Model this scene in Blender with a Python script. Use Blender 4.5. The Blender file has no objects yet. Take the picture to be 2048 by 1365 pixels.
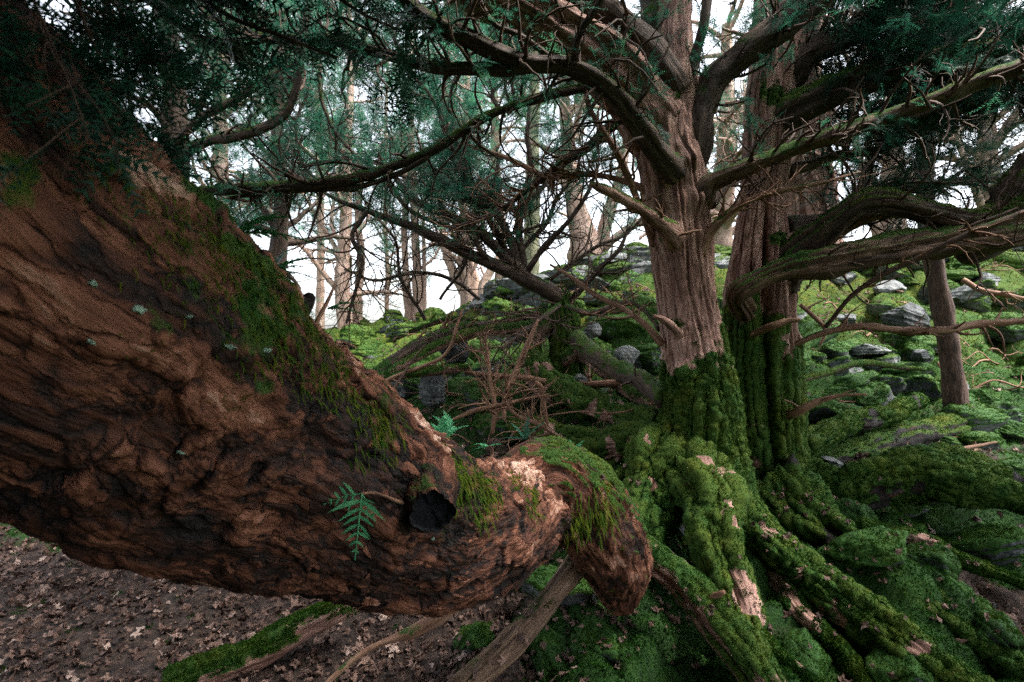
import bpy, math, random
import numpy as np
from mathutils import Vector, Matrix

random.seed(7)
RNG = np.random.default_rng(7)
SC = bpy.context.scene
COL = SC.collection
R_ = math.radians

# ------------------------------------------------------------------ camera
EYE = np.array([0.0, 0.0, 1.35])
cam_d = bpy.data.cameras.new('camera')
cam_d.lens = 18.0; cam_d.sensor_width = 36.0
cam_d.clip_start = 0.02; cam_d.clip_end = 2000
cam_d.dof.use_dof = True; cam_d.dof.focus_distance = 2.2; cam_d.dof.aperture_fstop = 6.3
cam = bpy.data.objects.new('camera', cam_d); COL.objects.link(cam)
cam.location = EYE; cam.rotation_euler = (R_(90), 0, 0)
SC.camera = cam

# ------------------------------------------------------------------ sky, sun, exposure
SUN_EL, SUN_AZ = 60.0, 102.0        # azimuth measured from +Y towards +X
world = bpy.data.worlds.new('World'); SC.world = world
world.use_nodes = True
wn = world.node_tree; wn.nodes.clear()
sky = wn.nodes.new('ShaderNodeTexSky'); sky.sky_type = 'NISHITA'; sky.sun_disc = False
sky.sun_elevation = R_(SUN_EL); sky.sun_rotation = R_(SUN_AZ)
sky.air_density = 1.0; sky.dust_density = 4.0; sky.ozone_density = 1.0
hs = wn.nodes.new('ShaderNodeHueSaturation'); hs.inputs['Saturation'].default_value = 0.35; hs.inputs['Value'].default_value = 2.4
bg = wn.nodes.new('ShaderNodeBackground'); bg.inputs['Strength'].default_value = 0.15
wo = wn.nodes.new('ShaderNodeOutputWorld')
wn.links.new(sky.outputs[0], hs.inputs['Color']); wn.links.new(hs.outputs[0], bg.inputs['Color'])
wn.links.new(bg.outputs[0], wo.inputs['Surface'])
sun_d = bpy.data.lights.new('sun', 'SUN'); sun_d.energy = 4.8; sun_d.angle = R_(16); sun_d.color = (1, .95, .88)
sun = bpy.data.objects.new('sun', sun_d); COL.objects.link(sun)
_a, _e = R_(SUN_AZ), R_(SUN_EL)
_sd = Vector((math.sin(_a)*math.cos(_e), math.cos(_a)*math.cos(_e), math.sin(_e)))
sun.rotation_euler = _sd.to_track_quat('Z', 'Y').to_euler(); sun.location = _sd*30
SC.view_settings.view_transform = 'Standard'; SC.view_settings.look = 'None'
SC.view_settings.exposure = 1.10; SC.view_settings.gamma = 1.0
SC.cycles.use_denoising = False
SC.cycles.max_bounces = 5; SC.cycles.diffuse_bounces = 3; SC.cycles.glossy_bounces = 2
SC.cycles.transmission_bounces = 3; SC.cycles.transparent_max_bounces = 4
SC.cycles.caustics_reflective = False; SC.cycles.caustics_refractive = False

# ------------------------------------------------------------------ numpy helpers
F = 1024.0
def P(px, py, d):
    """A point seen at (px, py) of the photograph at distance d in front of the eye."""
    return np.array([(px-1024)/F*d, d, 1.35-(py-682.5)/F*d])

def _hash(ix, iy, iz, seed):
    h = (ix*374761393 + iy*668265263 + iz*2147483647 + seed*974711) & 0xFFFFFFFF
    h = ((h ^ (h >> 13)) * 1274126177) & 0xFFFFFFFF
    h = ((h ^ (h >> 16)) * 2246822519) & 0xFFFFFFFF
    return ((h ^ (h >> 15)) & 0xFFFFFF) / float(0xFFFFFF)

def vnoise(p, seed=0):
    p = np.asarray(p, dtype=np.float64)
    i = np.floor(p).astype(np.int64); f = p-i
    u = f*f*f*(f*(f*6-15)+10)
    r = 0
    for a in (0, 1):
        wx = u[..., 0] if a else 1-u[..., 0]
        for b in (0, 1):
            wy = u[..., 1] if b else 1-u[..., 1]
            for c in (0, 1):
                wz = u[..., 2] if c else 1-u[..., 2]
                r = r + wx*wy*wz*_hash(i[..., 0]+a, i[..., 1]+b, i[..., 2]+c, seed)
    return r*2-1

def fbm(p, octv=3, seed=0, gain=.5):
    a, s, r = 1.0, 0.0, 0
    p = np.asarray(p, dtype=np.float64)
    for k in range(octv):
        r = r + a*vnoise(p, seed+k*17); s += a; a *= gain; p = p*2.03+11.3
    return r/s

def worley3(p, seed=0):
    """distance to nearest, to second nearest and a random value of the nearest cell"""
    i = np.floor(p).astype(np.int64)
    d1 = np.full(p.shape[:-1], 9.0); d2 = d1.copy(); rv = np.zeros(p.shape[:-1])
    for a in (-1, 0, 1):
        for b in (-1, 0, 1):
            for c in (-1, 0, 1):
                ix, iy, iz = i[..., 0]+a, i[..., 1]+b, i[..., 2]+c
                q = np.stack([ix+_hash(ix, iy, iz, seed), iy+_hash(ix, iy, iz, seed+1), iz+_hash(ix, iy, iz, seed+2)], -1)
                d = np.sqrt(((q-p)**2).sum(-1))
                n = d < d1
                d2 = np.where(n, d1, np.minimum(d2, d))
                rv = np.where(n, _hash(ix, iy, iz, seed+3), rv)
                d1 = np.where(n, d, d1)
    return d1, d2, rv

def domes(x, y, cell, seed, sx=1.0):
    """field of rounded hummocks, 0..1"""
    p = np.stack([x/(cell*sx), y/cell], -1); i = np.floor(p).astype(np.int64)
    r = np.zeros(p.shape[:-1])
    for a in (-1, 0, 1):
        for b in (-1, 0, 1):
            ix, iy = i[..., 0]+a, i[..., 1]+b; z = ix*0
            qx = ix+.2+.6*_hash(ix, iy, z, seed); qy = iy+.2+.6*_hash(ix, iy, z, seed+1)
            rad = .45+.4*_hash(ix, iy, z, seed+2); amp = .35+.65*_hash(ix, iy, z, seed+3)
            d = ((qx-p[..., 0])**2+(qy-p[..., 1])**2)/rad**2
            r = np.maximum(r, amp*np.sqrt(np.clip(1-d, 0, 1)))
    return r

def sstep(a, b, x):
    t = np.clip((x-a)/(b-a), 0, 1); return t*t*(3-2*t)

def nrm(v):
    return v/np.maximum(np.linalg.norm(v, axis=-1, keepdims=True), 1e-9)

class Geo:
    def __init__(s): s.V = []; s.Q = []; s.T = []; s.bk = []; s.mo = []; s.vr = []; s.n = 0
    def add(s, V, quads=None, tris=None, bk=None, mo=None, vr=None):
        V = np.asarray(V, float).reshape(-1, 3); n = len(V)
        s.V.append(V)
        if quads is not None and len(quads): s.Q.append(np.asarray(quads).reshape(-1, 4)+s.n)
        if tris is not None and len(tris): s.T.append(np.asarray(tris).reshape(-1, 3)+s.n)
        s.bk.append(V if bk is None else np.asarray(bk, float).reshape(-1, 3))
        def fl(a): return np.zeros(n) if a is None else np.broadcast_to(np.asarray(a, float).reshape(-1) if np.ndim(a) else a, (n,)).astype(float)
        s.mo.append(fl(mo)); s.vr.append(fl(vr)); s.n += n
    def mesh(s, name, mat, off=(0, 0, 0), smooth=True):
        V = np.concatenate(s.V)-np.asarray(off)
        Q = np.concatenate(s.Q) if s.Q else np.zeros((0, 4), int)
        T = np.concatenate(s.T) if s.T else np.zeros((0, 3), int)
        me = bpy.data.meshes.new(name)
        me.vertices.add(len(V)); me.vertices.foreach_set('co', V.astype(np.float32).ravel())
        nl = Q.size+T.size
        me.loops.add(nl); me.loops.foreach_set('vertex_index', np.concatenate([Q.ravel(), T.ravel()]).astype(np.int32))
        nf = len(Q)+len(T); me.polygons.add(nf)
        st = np.concatenate([np.arange(len(Q))*4, Q.size+np.arange(len(T))*3]).astype(np.int32)
        me.polygons.foreach_set('loop_start', st)
        me.polygons.foreach_set('use_smooth', np.full(nf, smooth, dtype=bool))
        a = me.attributes.new('bk', 'FLOAT_VECTOR', 'POINT'); a.data.foreach_set('vector', np.concatenate(s.bk).astype(np.float32).ravel())
        a = me.attributes.new('mo', 'FLOAT', 'POINT'); a.data.foreach_set('value', np.concatenate(s.mo).astype(np.float32))
        a = me.attributes.new('vr', 'FLOAT', 'POINT'); a.data.foreach_set('value', np.concatenate(s.vr).astype(np.float32))
        me.update(calc_edges=True)
        if mat: me.materials.append(mat)
        return me

OFF = {}
def link(o, parent=None):
    COL.objects.link(o)
    if parent is not None: o.parent = parent
    return o
def thing(name, label, cat, loc=(0, 0, 0), group=None):
    o = bpy.data.objects.new(name, None); o.empty_display_size = .1; link(o)
    o.location = tuple(loc); OFF[o.name] = np.array(loc, float)
    o['label'] = label; o['category'] = cat
    if group: o['group'] = group
    return o
def part(name, geo, mat, parent, label=None, smooth=True):
    off = OFF[parent.name]
    o = bpy.data.objects.new(name, geo.mesh(name, mat, off, smooth)); link(o, parent)
    OFF[o.name] = off
    if label: o['label'] = label
    return o
def single(name, geo, mat, label, cat, group=None, smooth=True, kind=None, loc=None):
    V = np.concatenate(geo.V)
    if loc is None: loc = (V[:, 0].mean(), V[:, 1].mean(), V[:, 2].min())
    if kind: loc = (0, 0, 0)
    o = bpy.data.objects.new(name, geo.mesh(name, mat, loc, smooth)); link(o); o.location = tuple(loc)
    OFF[o.name] = np.array(loc, float)
    if kind: o['kind'] = kind
    if label: o['label'] = label
    if cat: o['category'] = cat
    if group: o['group'] = group
    return o

# ------------------------------------------------------------------ materials
class NT:
    def __init__(s, name, rough=.85):
        s.m = bpy.data.materials.new(name); s.m.use_nodes = True
        s.t = s.m.node_tree; s.b = s.t.nodes['Principled BSDF']; s.b.inputs['Roughness'].default_value = rough
        s.out = s.t.nodes['Material Output']
        s.b.inputs['Specular IOR Level'].default_value = .3
    def n(s, ty, **kw):
        nd = s.t.nodes.new(ty)
        for k, v in kw.items(): setattr(nd, k, v)
        return nd
    def l(s, a, b): s.t.links.new(a, b)
    def attr(s, name):
        nd = s.n('ShaderNodeAttribute', attribute_name=name); return nd
    def noise(s, vec, scale, detail=4, rough=.55, dist=0.0, stretch=None):
        if stretch:
            mp = s.n('ShaderNodeMapping'); mp.inputs['Scale'].default_value = stretch
            s.l(vec, mp.inputs['Vector']); vec = mp.outputs[0]
        nd = s.n('ShaderNodeTexNoise'); s.l(vec, nd.inputs['Vector'])
        nd.inputs['Scale'].default_value = scale; nd.inputs['Detail'].default_value = detail
        nd.inputs['Roughness'].default_value = rough; nd.inputs['Distortion'].default_value = dist
        return nd.outputs['Fac']
    def ramp(s, fac, stops):
        nd = s.n('ShaderNodeValToRGB'); cr = nd.color_ramp
        while len(cr.elements) < len(stops): cr.elements.new(.5)
        for e, (p, c) in zip(cr.elements, stops):
            e.position = p; e.color = (*c, 1) if len(c) == 3 else c
        s.l(fac, nd.inputs['Fac']); return nd.outputs['Color']
    def mix(s, fac, a, b, mode='MIX'):
        nd = s.n('ShaderNodeMix', data_type='RGBA', blend_type=mode)
        for sock, v in ((nd.inputs['Factor'], fac), (nd.inputs['A'], a), (nd.inputs['B'], b)):
            if isinstance(v, (int, float)): sock.default_value = v
            elif isinstance(v, tuple): sock.default_value = (*v, 1)
            else: s.l(v, sock)
        return nd.outputs['Result']
    def math(s, op, a, b=0.0, clamp=False):
        nd = s.n('ShaderNodeMath', operation=op, use_clamp=clamp)
        for k, v in enumerate((a, b)):
            if isinstance(v, (int, float)): nd.inputs[k].default_value = v
            else: s.l(v, nd.inputs[k])
        return nd.outputs[0]
    def bump(s, h, strength=.5, dist=.01, base=None):
        nd = s.n('ShaderNodeBump'); nd.inputs['Strength'].default_value = strength; nd.inputs['Distance'].default_value = dist
        s.l(h, nd.inputs['Height'])
        if base is not None: s.l(base, nd.inputs['Normal'])
        return nd.outputs[0]

MOSS_STOPS = [(.25, (.012, .03, .006)), (.45, (.035, .085, .010)), (.6, (.075, .13, .012)), (.8, (.15, .17, .02))]

def moss_colour(t, vec, vr, scale=14):
    n1 = t.noise(vec, scale, 5, .65); n2 = t.noise(vec, 2.3, 2)
    f = t.math('ADD', t.math('MULTIPLY', n1, .55), t.math('MULTIPLY', n2, .45))
    f = t.math('ADD', f, t.math('MULTIPLY', vr, .45))
    return t.ramp(f, [(.30, (.008, .030, .006)), (.50, (.022, .072, .009)), (.70, (.055, .090, .008)), (.95, (.17, .15, .013))])

def make_bark(name, stops, scale=9, stretch=(1, 1, .16), bump=.7, bdist=.012, fine=70, mossy=True, plates=False):
    t = NT(name, .8)
    bk = t.attr('bk').outputs['Vector']; mo = t.attr('mo').outputs['Fac']; vr = t.attr('vr').outputs['Fac']
    geo = t.n('ShaderNodeNewGeometry')
    n1 = t.noise(bk, scale, 6, .62, .6, stretch)
    n2 = t.noise(bk, fine, 4, .6, .3, (1, 1, .12))
    f = t.math('ADD', t.math('MULTIPLY', n1, .7), t.math('MULTIPLY', n2, .3))
    if plates:
        mp = t.n('ShaderNodeMapping'); mp.inputs['Scale'].default_value = (1, 1, .34); t.l(bk, mp.inputs['Vector'])
        wn_ = t.n('ShaderNodeTexNoise'); t.l(bk, wn_.inputs['Vector']); wn_.inputs['Scale'].default_value = 30; wn_.inputs['Detail'].default_value = 4
        va = t.n('ShaderNodeVectorMath', operation='MULTIPLY_ADD'); t.l(wn_.outputs['Color'], va.inputs[0]); va.inputs[1].default_value = (.05, .05, .05); t.l(mp.outputs[0], va.inputs[2])
        vo = t.n('ShaderNodeTexVoronoi'); t.l(va.outputs[0], vo.inputs['Vector']); vo.inputs['Scale'].default_value = 32
        ve = t.n('ShaderNodeTexVoronoi', feature='DISTANCE_TO_EDGE'); t.l(va.outputs[0], ve.inputs['Vector']); ve.inputs['Scale'].default_value = 32
        sx = t.n('ShaderNodeSeparateColor'); t.l(vo.outputs['Color'], sx.inputs[0])
        f = t.math('ADD', f, t.math('MULTIPLY', t.math('SUBTRACT', sx.outputs[0], .5), .22))
        crack = t.math('MULTIPLY', t.math('SUBTRACT', .09, ve.outputs['Distance'], True), t.math('MULTIPLY', t.math('SUBTRACT', t.noise(geo.outputs['Position'], 9, 3), .32, True), 4.5))
        f = t.math('SUBTRACT', f, crack)
        n1 = t.math('ADD', t.math('SUBTRACT', n1, t.math('MULTIPLY', crack, 1.6)), t.math('MULTIPLY', sx.outputs[0], .35))
    if plates: f = t.math('ADD', f, t.math('MULTIPLY', t.math('SUBTRACT', vr, .5), .46))
    col = t.ramp(f, stops)
    big = t.noise(geo.outputs['Position'], 3.1, 3)
    col = t.mix(t.math('MULTIPLY', t.math('SUBTRACT', big, .42), 1.6, True), col, (.20, .17, .13), 'SOFT_LIGHT')
    h = t.math('ADD', t.math('MULTIPLY', n1, 1.0), t.math('MULTIPLY', n2, .35))
    nb = t.bump(h, bump, bdist)
    if mossy:
        mn = t.noise(geo.outputs['Position'], 26, 5, .7)
        mf = t.math('ADD', mo, t.math('MULTIPLY', t.math('SUBTRACT', mn, .5), 1.1))
        mfac = t.math('MULTIPLY', t.math('SUBTRACT', mf, .42), 6, True)
        mc = moss_colour(t, geo.outputs['Position'], t.math('MULTIPLY', mo, .28))
        col = t.mix(mfac, col, mc)
        mb = t.noise(geo.outputs['Position'], 120, 4, .7)
        nb2 = t.bump(mb, .9, .012, nb); 
        mxn = t.n('ShaderNodeMix', data_type='VECTOR'); t.l(mfac, mxn.inputs['Factor'])
        t.l(nb, mxn.inputs[4]); t.l(nb2, mxn.inputs[5]); nb = mxn.outputs[1]
        t.l(t.math('ADD', t.math('MULTIPLY', mfac, .2), .75), t.b.inputs['Roughness'])
    t.l(col, t.b.inputs['Base Color']); t.l(nb, t.b.inputs['Normal'])
    return t.m

RED = [(.30, (.005, .002, .0015)), (.43, (.032, .011, .006)), (.55, (.105, .036, .018)), (.69, (.22, .090, .052)), (.90, (.55, .37, .29))]
GREYRED = [(.30, (.020, .011, .009)), (.43, (.14, .072, .054)), (.53, (.33, .19, .15)), (.63, (.50, .34, .28)), (.75, (.66, .52, .45))]
DARK = [(.28, (.012, .009, .008)), (.45, (.05, .033, .026)), (.6, (.11, .073, .052)), (.78, (.22, .16, .11))]
M = {}
M['bark_plate'] = make_bark('yew_bark_flaking', RED, 14, (1, 1, .36), 1.0, .020, 120, plates=True)
M['bark'] = make_bark('yew_bark', GREYRED, 20, (1, 1, .13), 1.0, .022, 110)
M['bark_dark'] = make_bark('yew_limb_bark', DARK, 34, (1, 1, .14), 1.0, .016, 120)
M['bark_limb'] = make_bark('yew_limb_bark_brown', [(.30, (.012, .008, .006)), (.44, (.065, .038, .024)), (.58, (.16, .10, .062)), (.74, (.34, .25, .17))], 30, (1, 1, .14), 1.0, .018, 120)
M['bark_slim'] = make_bark('slim_bark', [(.3, (.012, .008, .006)), (.45, (.05, .027, .020)), (.6, (.12, .068, .050)), (.78, (.22, .14, .11))], 30, (1, 1, .3), 1.0, .016, 120)
M['bark_far_washed'] = make_bark('distant_bark_washed', [(.3, (.13, .085, .065)), (.5, (.36, .25, .20)), (.75, (.58, .46, .38))], 9, (1, 1, .15), .8, .02, 40)  # washed-out look of the far trunks put into a paler colour
M['bark_pale'] = make_bark('pale_bark', [(.3, (.10, .10, .06)), (.5, (.26, .27, .17)), (.75, (.44, .42, .31))], 6, (1, 1, .4), .5, .01, 40)
M['twig'] = make_bark('twig_bark', [(.3, (.02, .014, .011)), (.5, (.075, .045, .032)), (.75, (.20, .13, .09))], 40, (1, 1, .2), .4, .004, 120)
M['twig_red'] = make_bark('dead_twig_bark', [(.3, (.06, .028, .018)), (.5, (.20, .105, .065)), (.75, (.42, .28, .19))], 30, (1, 1, .15), .5, .004, 120)
M['twig_far'] = make_bark('distant_twig_bark', [(.3, (.10, .065, .05)), (.5, (.28, .18, .135)), (.75, (.45, .33, .25))], 20, (1, 1, .15), .2, .004, 40)  # paler than near twigs, the same distance wash put into the colour

def make_moss(name):
    t = NT(name, .95); t.b.inputs['Specular IOR Level'].default_value = .1
    vr = t.attr('vr').outputs['Fac']; bk = t.attr('bk').outputs['Vector']
    c = moss_colour(t, bk, vr)
    t.l(c, t.b.inputs['Base Color'])
    tr = t.n('ShaderNodeBsdfTranslucent'); t.l(c, tr.inputs['Color'])
    mx = t.n('ShaderNodeMixShader'); mx.inputs[0].default_value = .3
    t.l(t.b.outputs[0], mx.inputs[1]); t.l(tr.outputs[0], mx.inputs[2]); t.l(mx.outputs[0], t.out.inputs[0])
    return t.m
M['moss'] = make_moss('moss_blades')

def make_leafy(name, stops, trans=.35, rough=.45):
    t = NT(name, rough)
    vr = t.attr('vr').outputs['Fac']
    c = t.ramp(vr, stops); t.l(c, t.b.inputs['Base Color'])
    tr = t.n('ShaderNodeBsdfTranslucent'); t.l(c, tr.inputs['Color'])
    mx = t.n('ShaderNodeMixShader'); mx.inputs[0].default_value = trans
    t.l(t.b.outputs[0], mx.inputs[1]); t.l(tr.outputs[0], mx.inputs[2]); t.l(mx.outputs[0], t.out.inputs[0])
    return t.m
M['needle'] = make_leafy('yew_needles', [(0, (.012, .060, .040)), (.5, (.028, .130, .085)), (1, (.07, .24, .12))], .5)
M['needle_shaded'] = make_leafy('yew_needles_shaded', [(0, (.005, .028, .018)), (.5, (.010, .055, .034)), (1, (.026, .10, .055))], .3)  # same needles with the shade of silhouetted foliage put into the colour
M['needle_fresh'] = make_leafy('seedling_needles', [(0, (.03, .15, .065)), (.5, (.06, .30, .13)), (1, (.15, .46, .21))], .3, .35)
M['fern'] = make_leafy('fern_leaf', [(0, (.02, .10, .03)), (.5, (.035, .17, .05)), (1, (.07, .26, .10))], .4)
M['dead_leaf'] = make_leafy('dead_leaf', [(0, (.022, .013, .010)), (.35, (.10, .058, .044)), (.7, (.20, .122, .095)), (1, (.38, .28, .24))], .15, .6)
M['lichen'] = make_leafy('lichen', [(0, (.16, .24, .18)), (1, (.30, .42, .33))], .1, .9)

def make_rock():
    t = NT('limestone', .85)
    geo = t.n('ShaderNodeNewGeometry'); pos = geo.outputs['Position']; mo = t.attr('mo').outputs['Fac']
    oi = t.n('ShaderNodeObjectInfo')
    n1 = t.noise(pos, 9, 6, .65, .4); n2 = t.noise(pos, 55, 4, .6)
    f = t.math('ADD', t.math('MULTIPLY', n1, .6), t.math('MULTIPLY', n2, .4))
    f = t.math('ADD', f, t.math('MULTIPLY', t.math('SUBTRACT', oi.outputs['Random'], .5), .16))
    c = t.ramp(f, [(.33, (.012, .014, .015)), (.45, (.05, .056, .058)), (.58, (.13, .14, .14)), (.75, (.33, .33, .32))])
    h = t.math('ADD', n1, t.math('MULTIPLY', n2, .3)); nb = t.bump(h, .9, .02)
    mn = t.noise(pos, 17, 5, .7)
    mf = t.math('ADD', mo, t.math('MULTIPLY', t.math('SUBTRACT', mn, .5), 1.0))
    mfac = t.math('MULTIPLY', t.math('SUBTRACT', mf, .45), 7, True)
    sp = t.n('ShaderNodeSeparateXYZ'); t.l(pos, sp.inputs[0])
    far = t.math('MULTIPLY', t.math('SUBTRACT', sp.outputs['Y'], 4.0), .16, True)  # stones' moss brightens upslope too, by type and by sunlight painted in
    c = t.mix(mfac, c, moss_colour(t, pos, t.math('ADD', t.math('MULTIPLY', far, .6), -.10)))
    t.l(c, t.b.inputs['Base Color']); t.l(nb, t.b.inputs['Normal'])
    return t.m
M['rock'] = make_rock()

def make_ground():
    t = NT('forest_floor', .95)
    geo = t.n('ShaderNodeNewGeometry'); pos = geo.outputs['Position']
    mo = t.attr('mo').outputs['Fac']; vr = t.attr('vr').outputs['Fac']
    n1 = t.noise(pos, 22, 6, .7); n2 = t.noise(pos, 90, 4, .7)
    soil = t.ramp(n1, [(.3, (.012, .009, .008)), (.5, (.045, .030, .024)), (.7, (.13, .085, .065))])
    mn = t.noise(pos, 12, 5, .7)
    mf = t.math('ADD', mo, t.math('MULTIPLY', t.math('SUBTRACT', mn, .5), .9))
    mfac = t.math('MULTIPLY', t.math('SUBTRACT', mf, .45), 6, True)
    c = t.mix(mfac, soil, moss_colour(t, pos, vr))
    t.l(c, t.b.inputs['Base Color'])
    t.l(t.bump(t.math('ADD', n1, t.math('MULTIPLY', n2, .6)), 1.0, .03), t.b.inputs['Normal'])
    return t.m
M['ground'] = make_ground()
def plain(name, col, rough=.8):
    t = NT(name, rough); geo = t.n('ShaderNodeNewGeometry')
    n = t.noise(geo.outputs['Position'], 60, 4)
    t.l(t.ramp(n, [(.3, tuple(c*.55 for c in col)), (.7, tuple(min(1, c*1.4) for c in col))]), t.b.inputs['Base Color'])
    t.l(t.bump(n, .8, .004), t.b.inputs['Normal'])
    return t.m
M['cut'] = plain('black_wood', (.004, .005, .007), .95)

# ------------------------------------------------------------------ ground
KX = np.array([-60, -12, -5, -2.4, -.6, .6, 1.6, 3, 6, 12, 60.])
KY = np.array([-30, 0, 1.9, 3, 4.5, 6.5, 8.3, 9.5, 14, 60, 700.])
KZ = np.array([
 [0, 0, 0, 0, 0, 0, 0, 0, 0, 0, 0],
 [0, 0, 0, 0, 0, 0, 0, 0, 0, .1, .1],
 [0, 0, 0, 0, .03, .06, .08, .03, .1, .2, .2],
 [.1, .1, .02, .02, .12, .32, .36, .26, .3, .4, .4],
 [.2, .2, .1, .15, .42, .66, .72, .42, .5, .6, .6],
 [.6, .5, .5, .75, 1.02, 1.35, 1.55, 1.4, 1.35, 1.4, 1.4],
 [.9, .9, 1.2, 1.5, 1.80, 2.22, 2.55, 2.68, 2.75, 2.75, 2.7],
 [.9, .9, 1.2, 1.5, 1.85, 2.28, 2.62, 2.75, 2.82, 2.8, 2.7],
 [.5, .6, .8, 1.0, 1.3, 1.7, 2.0, 2.1, 2.2, 2.2, 2.0],
 [-3]*11, [-25]*11], float)
def h_base(x, y):
    x = np.asarray(x, float); y = np.asarray(y, float)
    i = np.clip(np.searchsorted(KX, x)-1, 0, len(KX)-2); j = np.clip(np.searchsorted(KY, y)-1, 0, len(KY)-2)
    u = np.clip((x-KX[i])/(KX[i+1]-KX[i]), 0, 1); v = np.clip((y-KY[j])/(KY[j+1]-KY[j]), 0, 1)
    return (KZ[j, i]*(1-u)+KZ[j, i+1]*u)*(1-v)+(KZ[j+1, i]*(1-u)+KZ[j+1, i+1]*u)*v
def rocky(x, y):
    """how strongly the surface is heaped with mossy stones"""
    return sstep(2.2, 4.0, y)*sstep(-3.0, -1.0, x-(-.2*y)+.6)*(1-.75*sstep(10, 13, y))
def h_smooth(x, y):
    s = 0
    for dx, dy in ((0, 0), (.35, 0), (-.35, 0), (0, .35), (0, -.35)): s = s+h_base(x+dx, y+dy)
    return s/5
def height(x, y):
    x = np.asarray(x, float); y = np.asarray(y, float)
    z = h_smooth(x, y); k = rocky(x, y); zz = np.zeros_like(z)
    p = np.stack([x, y, zz], -1)
    wx = x+.12*vnoise(p*3.1, 3); wy = y+.12*vnoise(p*3.1+9, 4)
    z = z+k*(.34*domes(wx, wy, .66, 5, 1.5)+.18*domes(wx, wy, .29, 8, 1.4)-.20)
    near = 1-sstep(8, 16, y)
    right = sstep(-.9, .3, x)*near
    z = z+right*(1-k)*(.26*domes(wx, wy, .42, 12, 1.2)+.09*domes(wx, wy, .15, 13)-.14-.16*sstep(.1, .6, domes(wx+3, wy, .5, 15, 1.3)))
    z = z+near*(.035*fbm(p*2.2, 3, 21)+.014*fbm(p*14, 3, 22)*(.4+k))
    return z
def mossness(x, y):
    x = np.asarray(x, float); y = np.asarray(y, float); p = np.stack([x, y, np.zeros_like(x)], -1)
    m = .15+.75*sstep(-.5, .5, x+.15*fbm(p*2, 2, 31)) 
    m = np.maximum(m, .95*sstep(2.9, 3.8, y+.3*fbm(p*1.5, 2, 33)))
    m = m*(1-(.8-.5*sstep(3, 5, y))*sstep(.12, .4, fbm(p*1.6, 3, 35)))
    m = np.maximum(m, .9*sstep(.7, .2, np.hypot((x+2.55)/1.2, (y-3.4)/.45)))   # moss cushion at the far left
    return m
def ground_at(px, py, lift=0.0):
    """where the sight line of a photograph pixel meets the ground"""
    d = np.arange(1.2, 16, .02); X = (px-1024)/F*d; Z = 1.35-(py-682.5)/F*d
    hh = h_smooth(X, d)+lift; k = np.argmax(Z <= hh)
    if Z[k] > hh[k]: k = len(d)-1
    return d[k]

def axis(lo, hi, step, ext):
    a = np.arange(lo, hi, step); out = [hi]; s = step
    while out[-1] < ext[1]: s *= 1.22; out.append(out[-1]+s)
    out2 = []; s = step; v = lo
    while v > ext[0]: s *= 1.22; v -= s; out2.append(v)
    return np.concatenate([out2[::-1], a, out])
gx = axis(-4.2, 6.0, .022, (-900, 900))
gy = np.concatenate([[-60, -20, -8, -3, -1, 0, .6], np.arange(1.0, 4.2, .018), np.arange(4.2, 9.8, .03), axis(9.8, 12, .06, (9.8, 900))])
gy = np.unique(gy)
GX, GY = np.meshgrid(gx, gy)
GZ = height(GX, GY)
g = Geo()
nyv, nxv = GX.shape
ii = (np.arange(nyv-1)[:, None]*nxv+np.arange(nxv-1)[None, :]).ravel()
q = np.stack([ii, ii+1, ii+1+nxv, ii+nxv], -1)
GM = mossness(GX, GY)
GVR = -.12+.50*sstep(4.2, 7.6, GY)  # moss brighter upslope: partly its type, partly sunlight put into the colour
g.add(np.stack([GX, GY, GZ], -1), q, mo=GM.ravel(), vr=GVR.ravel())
single('ground', g, M['ground'], None, None, kind='structure')

# ------------------------------------------------------------------ scattered blades of moss
def blades(geo, pos, nor, size, vr, spread=.7, rng=RNG):
    n = len(pos); size = np.broadcast_to(size, (n,))
    r = rng.normal(size=(n, 3)); d = nrm(nor+spread*r*.6)
    t = nrm(np.cross(d, rng.normal(size=(n, 3))))
    L = size*rng.uniform(.6, 1.5, n); W = size*rng.uniform(.22, .45, n)
    b = pos-nor*(L*.2)[:, None]
    V = np.stack([b+t*W[:, None], b-t*W[:, None], b+d*L[:, None]], 1)
    v = np.broadcast_to(vr, (n,))+rng.normal(0, .10, n)
    geo.add(V, tris=np.arange(n*3).reshape(-1, 3), bk=np.repeat(pos, 3, 0), vr=np.repeat(v, 3))

def ground_moss():
    G = Geo()
    for (n, lo, hi, size) in ((190000, 1.5, 3.4, .012), (150000, 3.4, 6, .018), (80000, 6, 10, .026)):
        y = RNG.uniform(lo, hi, n); x = RNG.uniform(-1.15, 1.15, n)*y
        m = mossness(x, y)+.45*vnoise(np.stack([x, y, x*0], -1)*12, 41)
        k = m > .5; x = x[k]; y = y[k]
        z = height(x, y); e = .01
        nx = -(height(x+e, y)-z)/e; ny = -(height(x, y+e)-z)/e
        nor = nrm(np.stack([nx, ny, np.ones_like(nx)], -1))
        vr = -.12+.50*sstep(4.2, 7.6, y)  # same upslope brightening, moss type and painted sunlight together
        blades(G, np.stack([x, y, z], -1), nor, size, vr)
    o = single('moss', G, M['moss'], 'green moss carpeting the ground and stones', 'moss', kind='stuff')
ground_moss()

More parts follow.
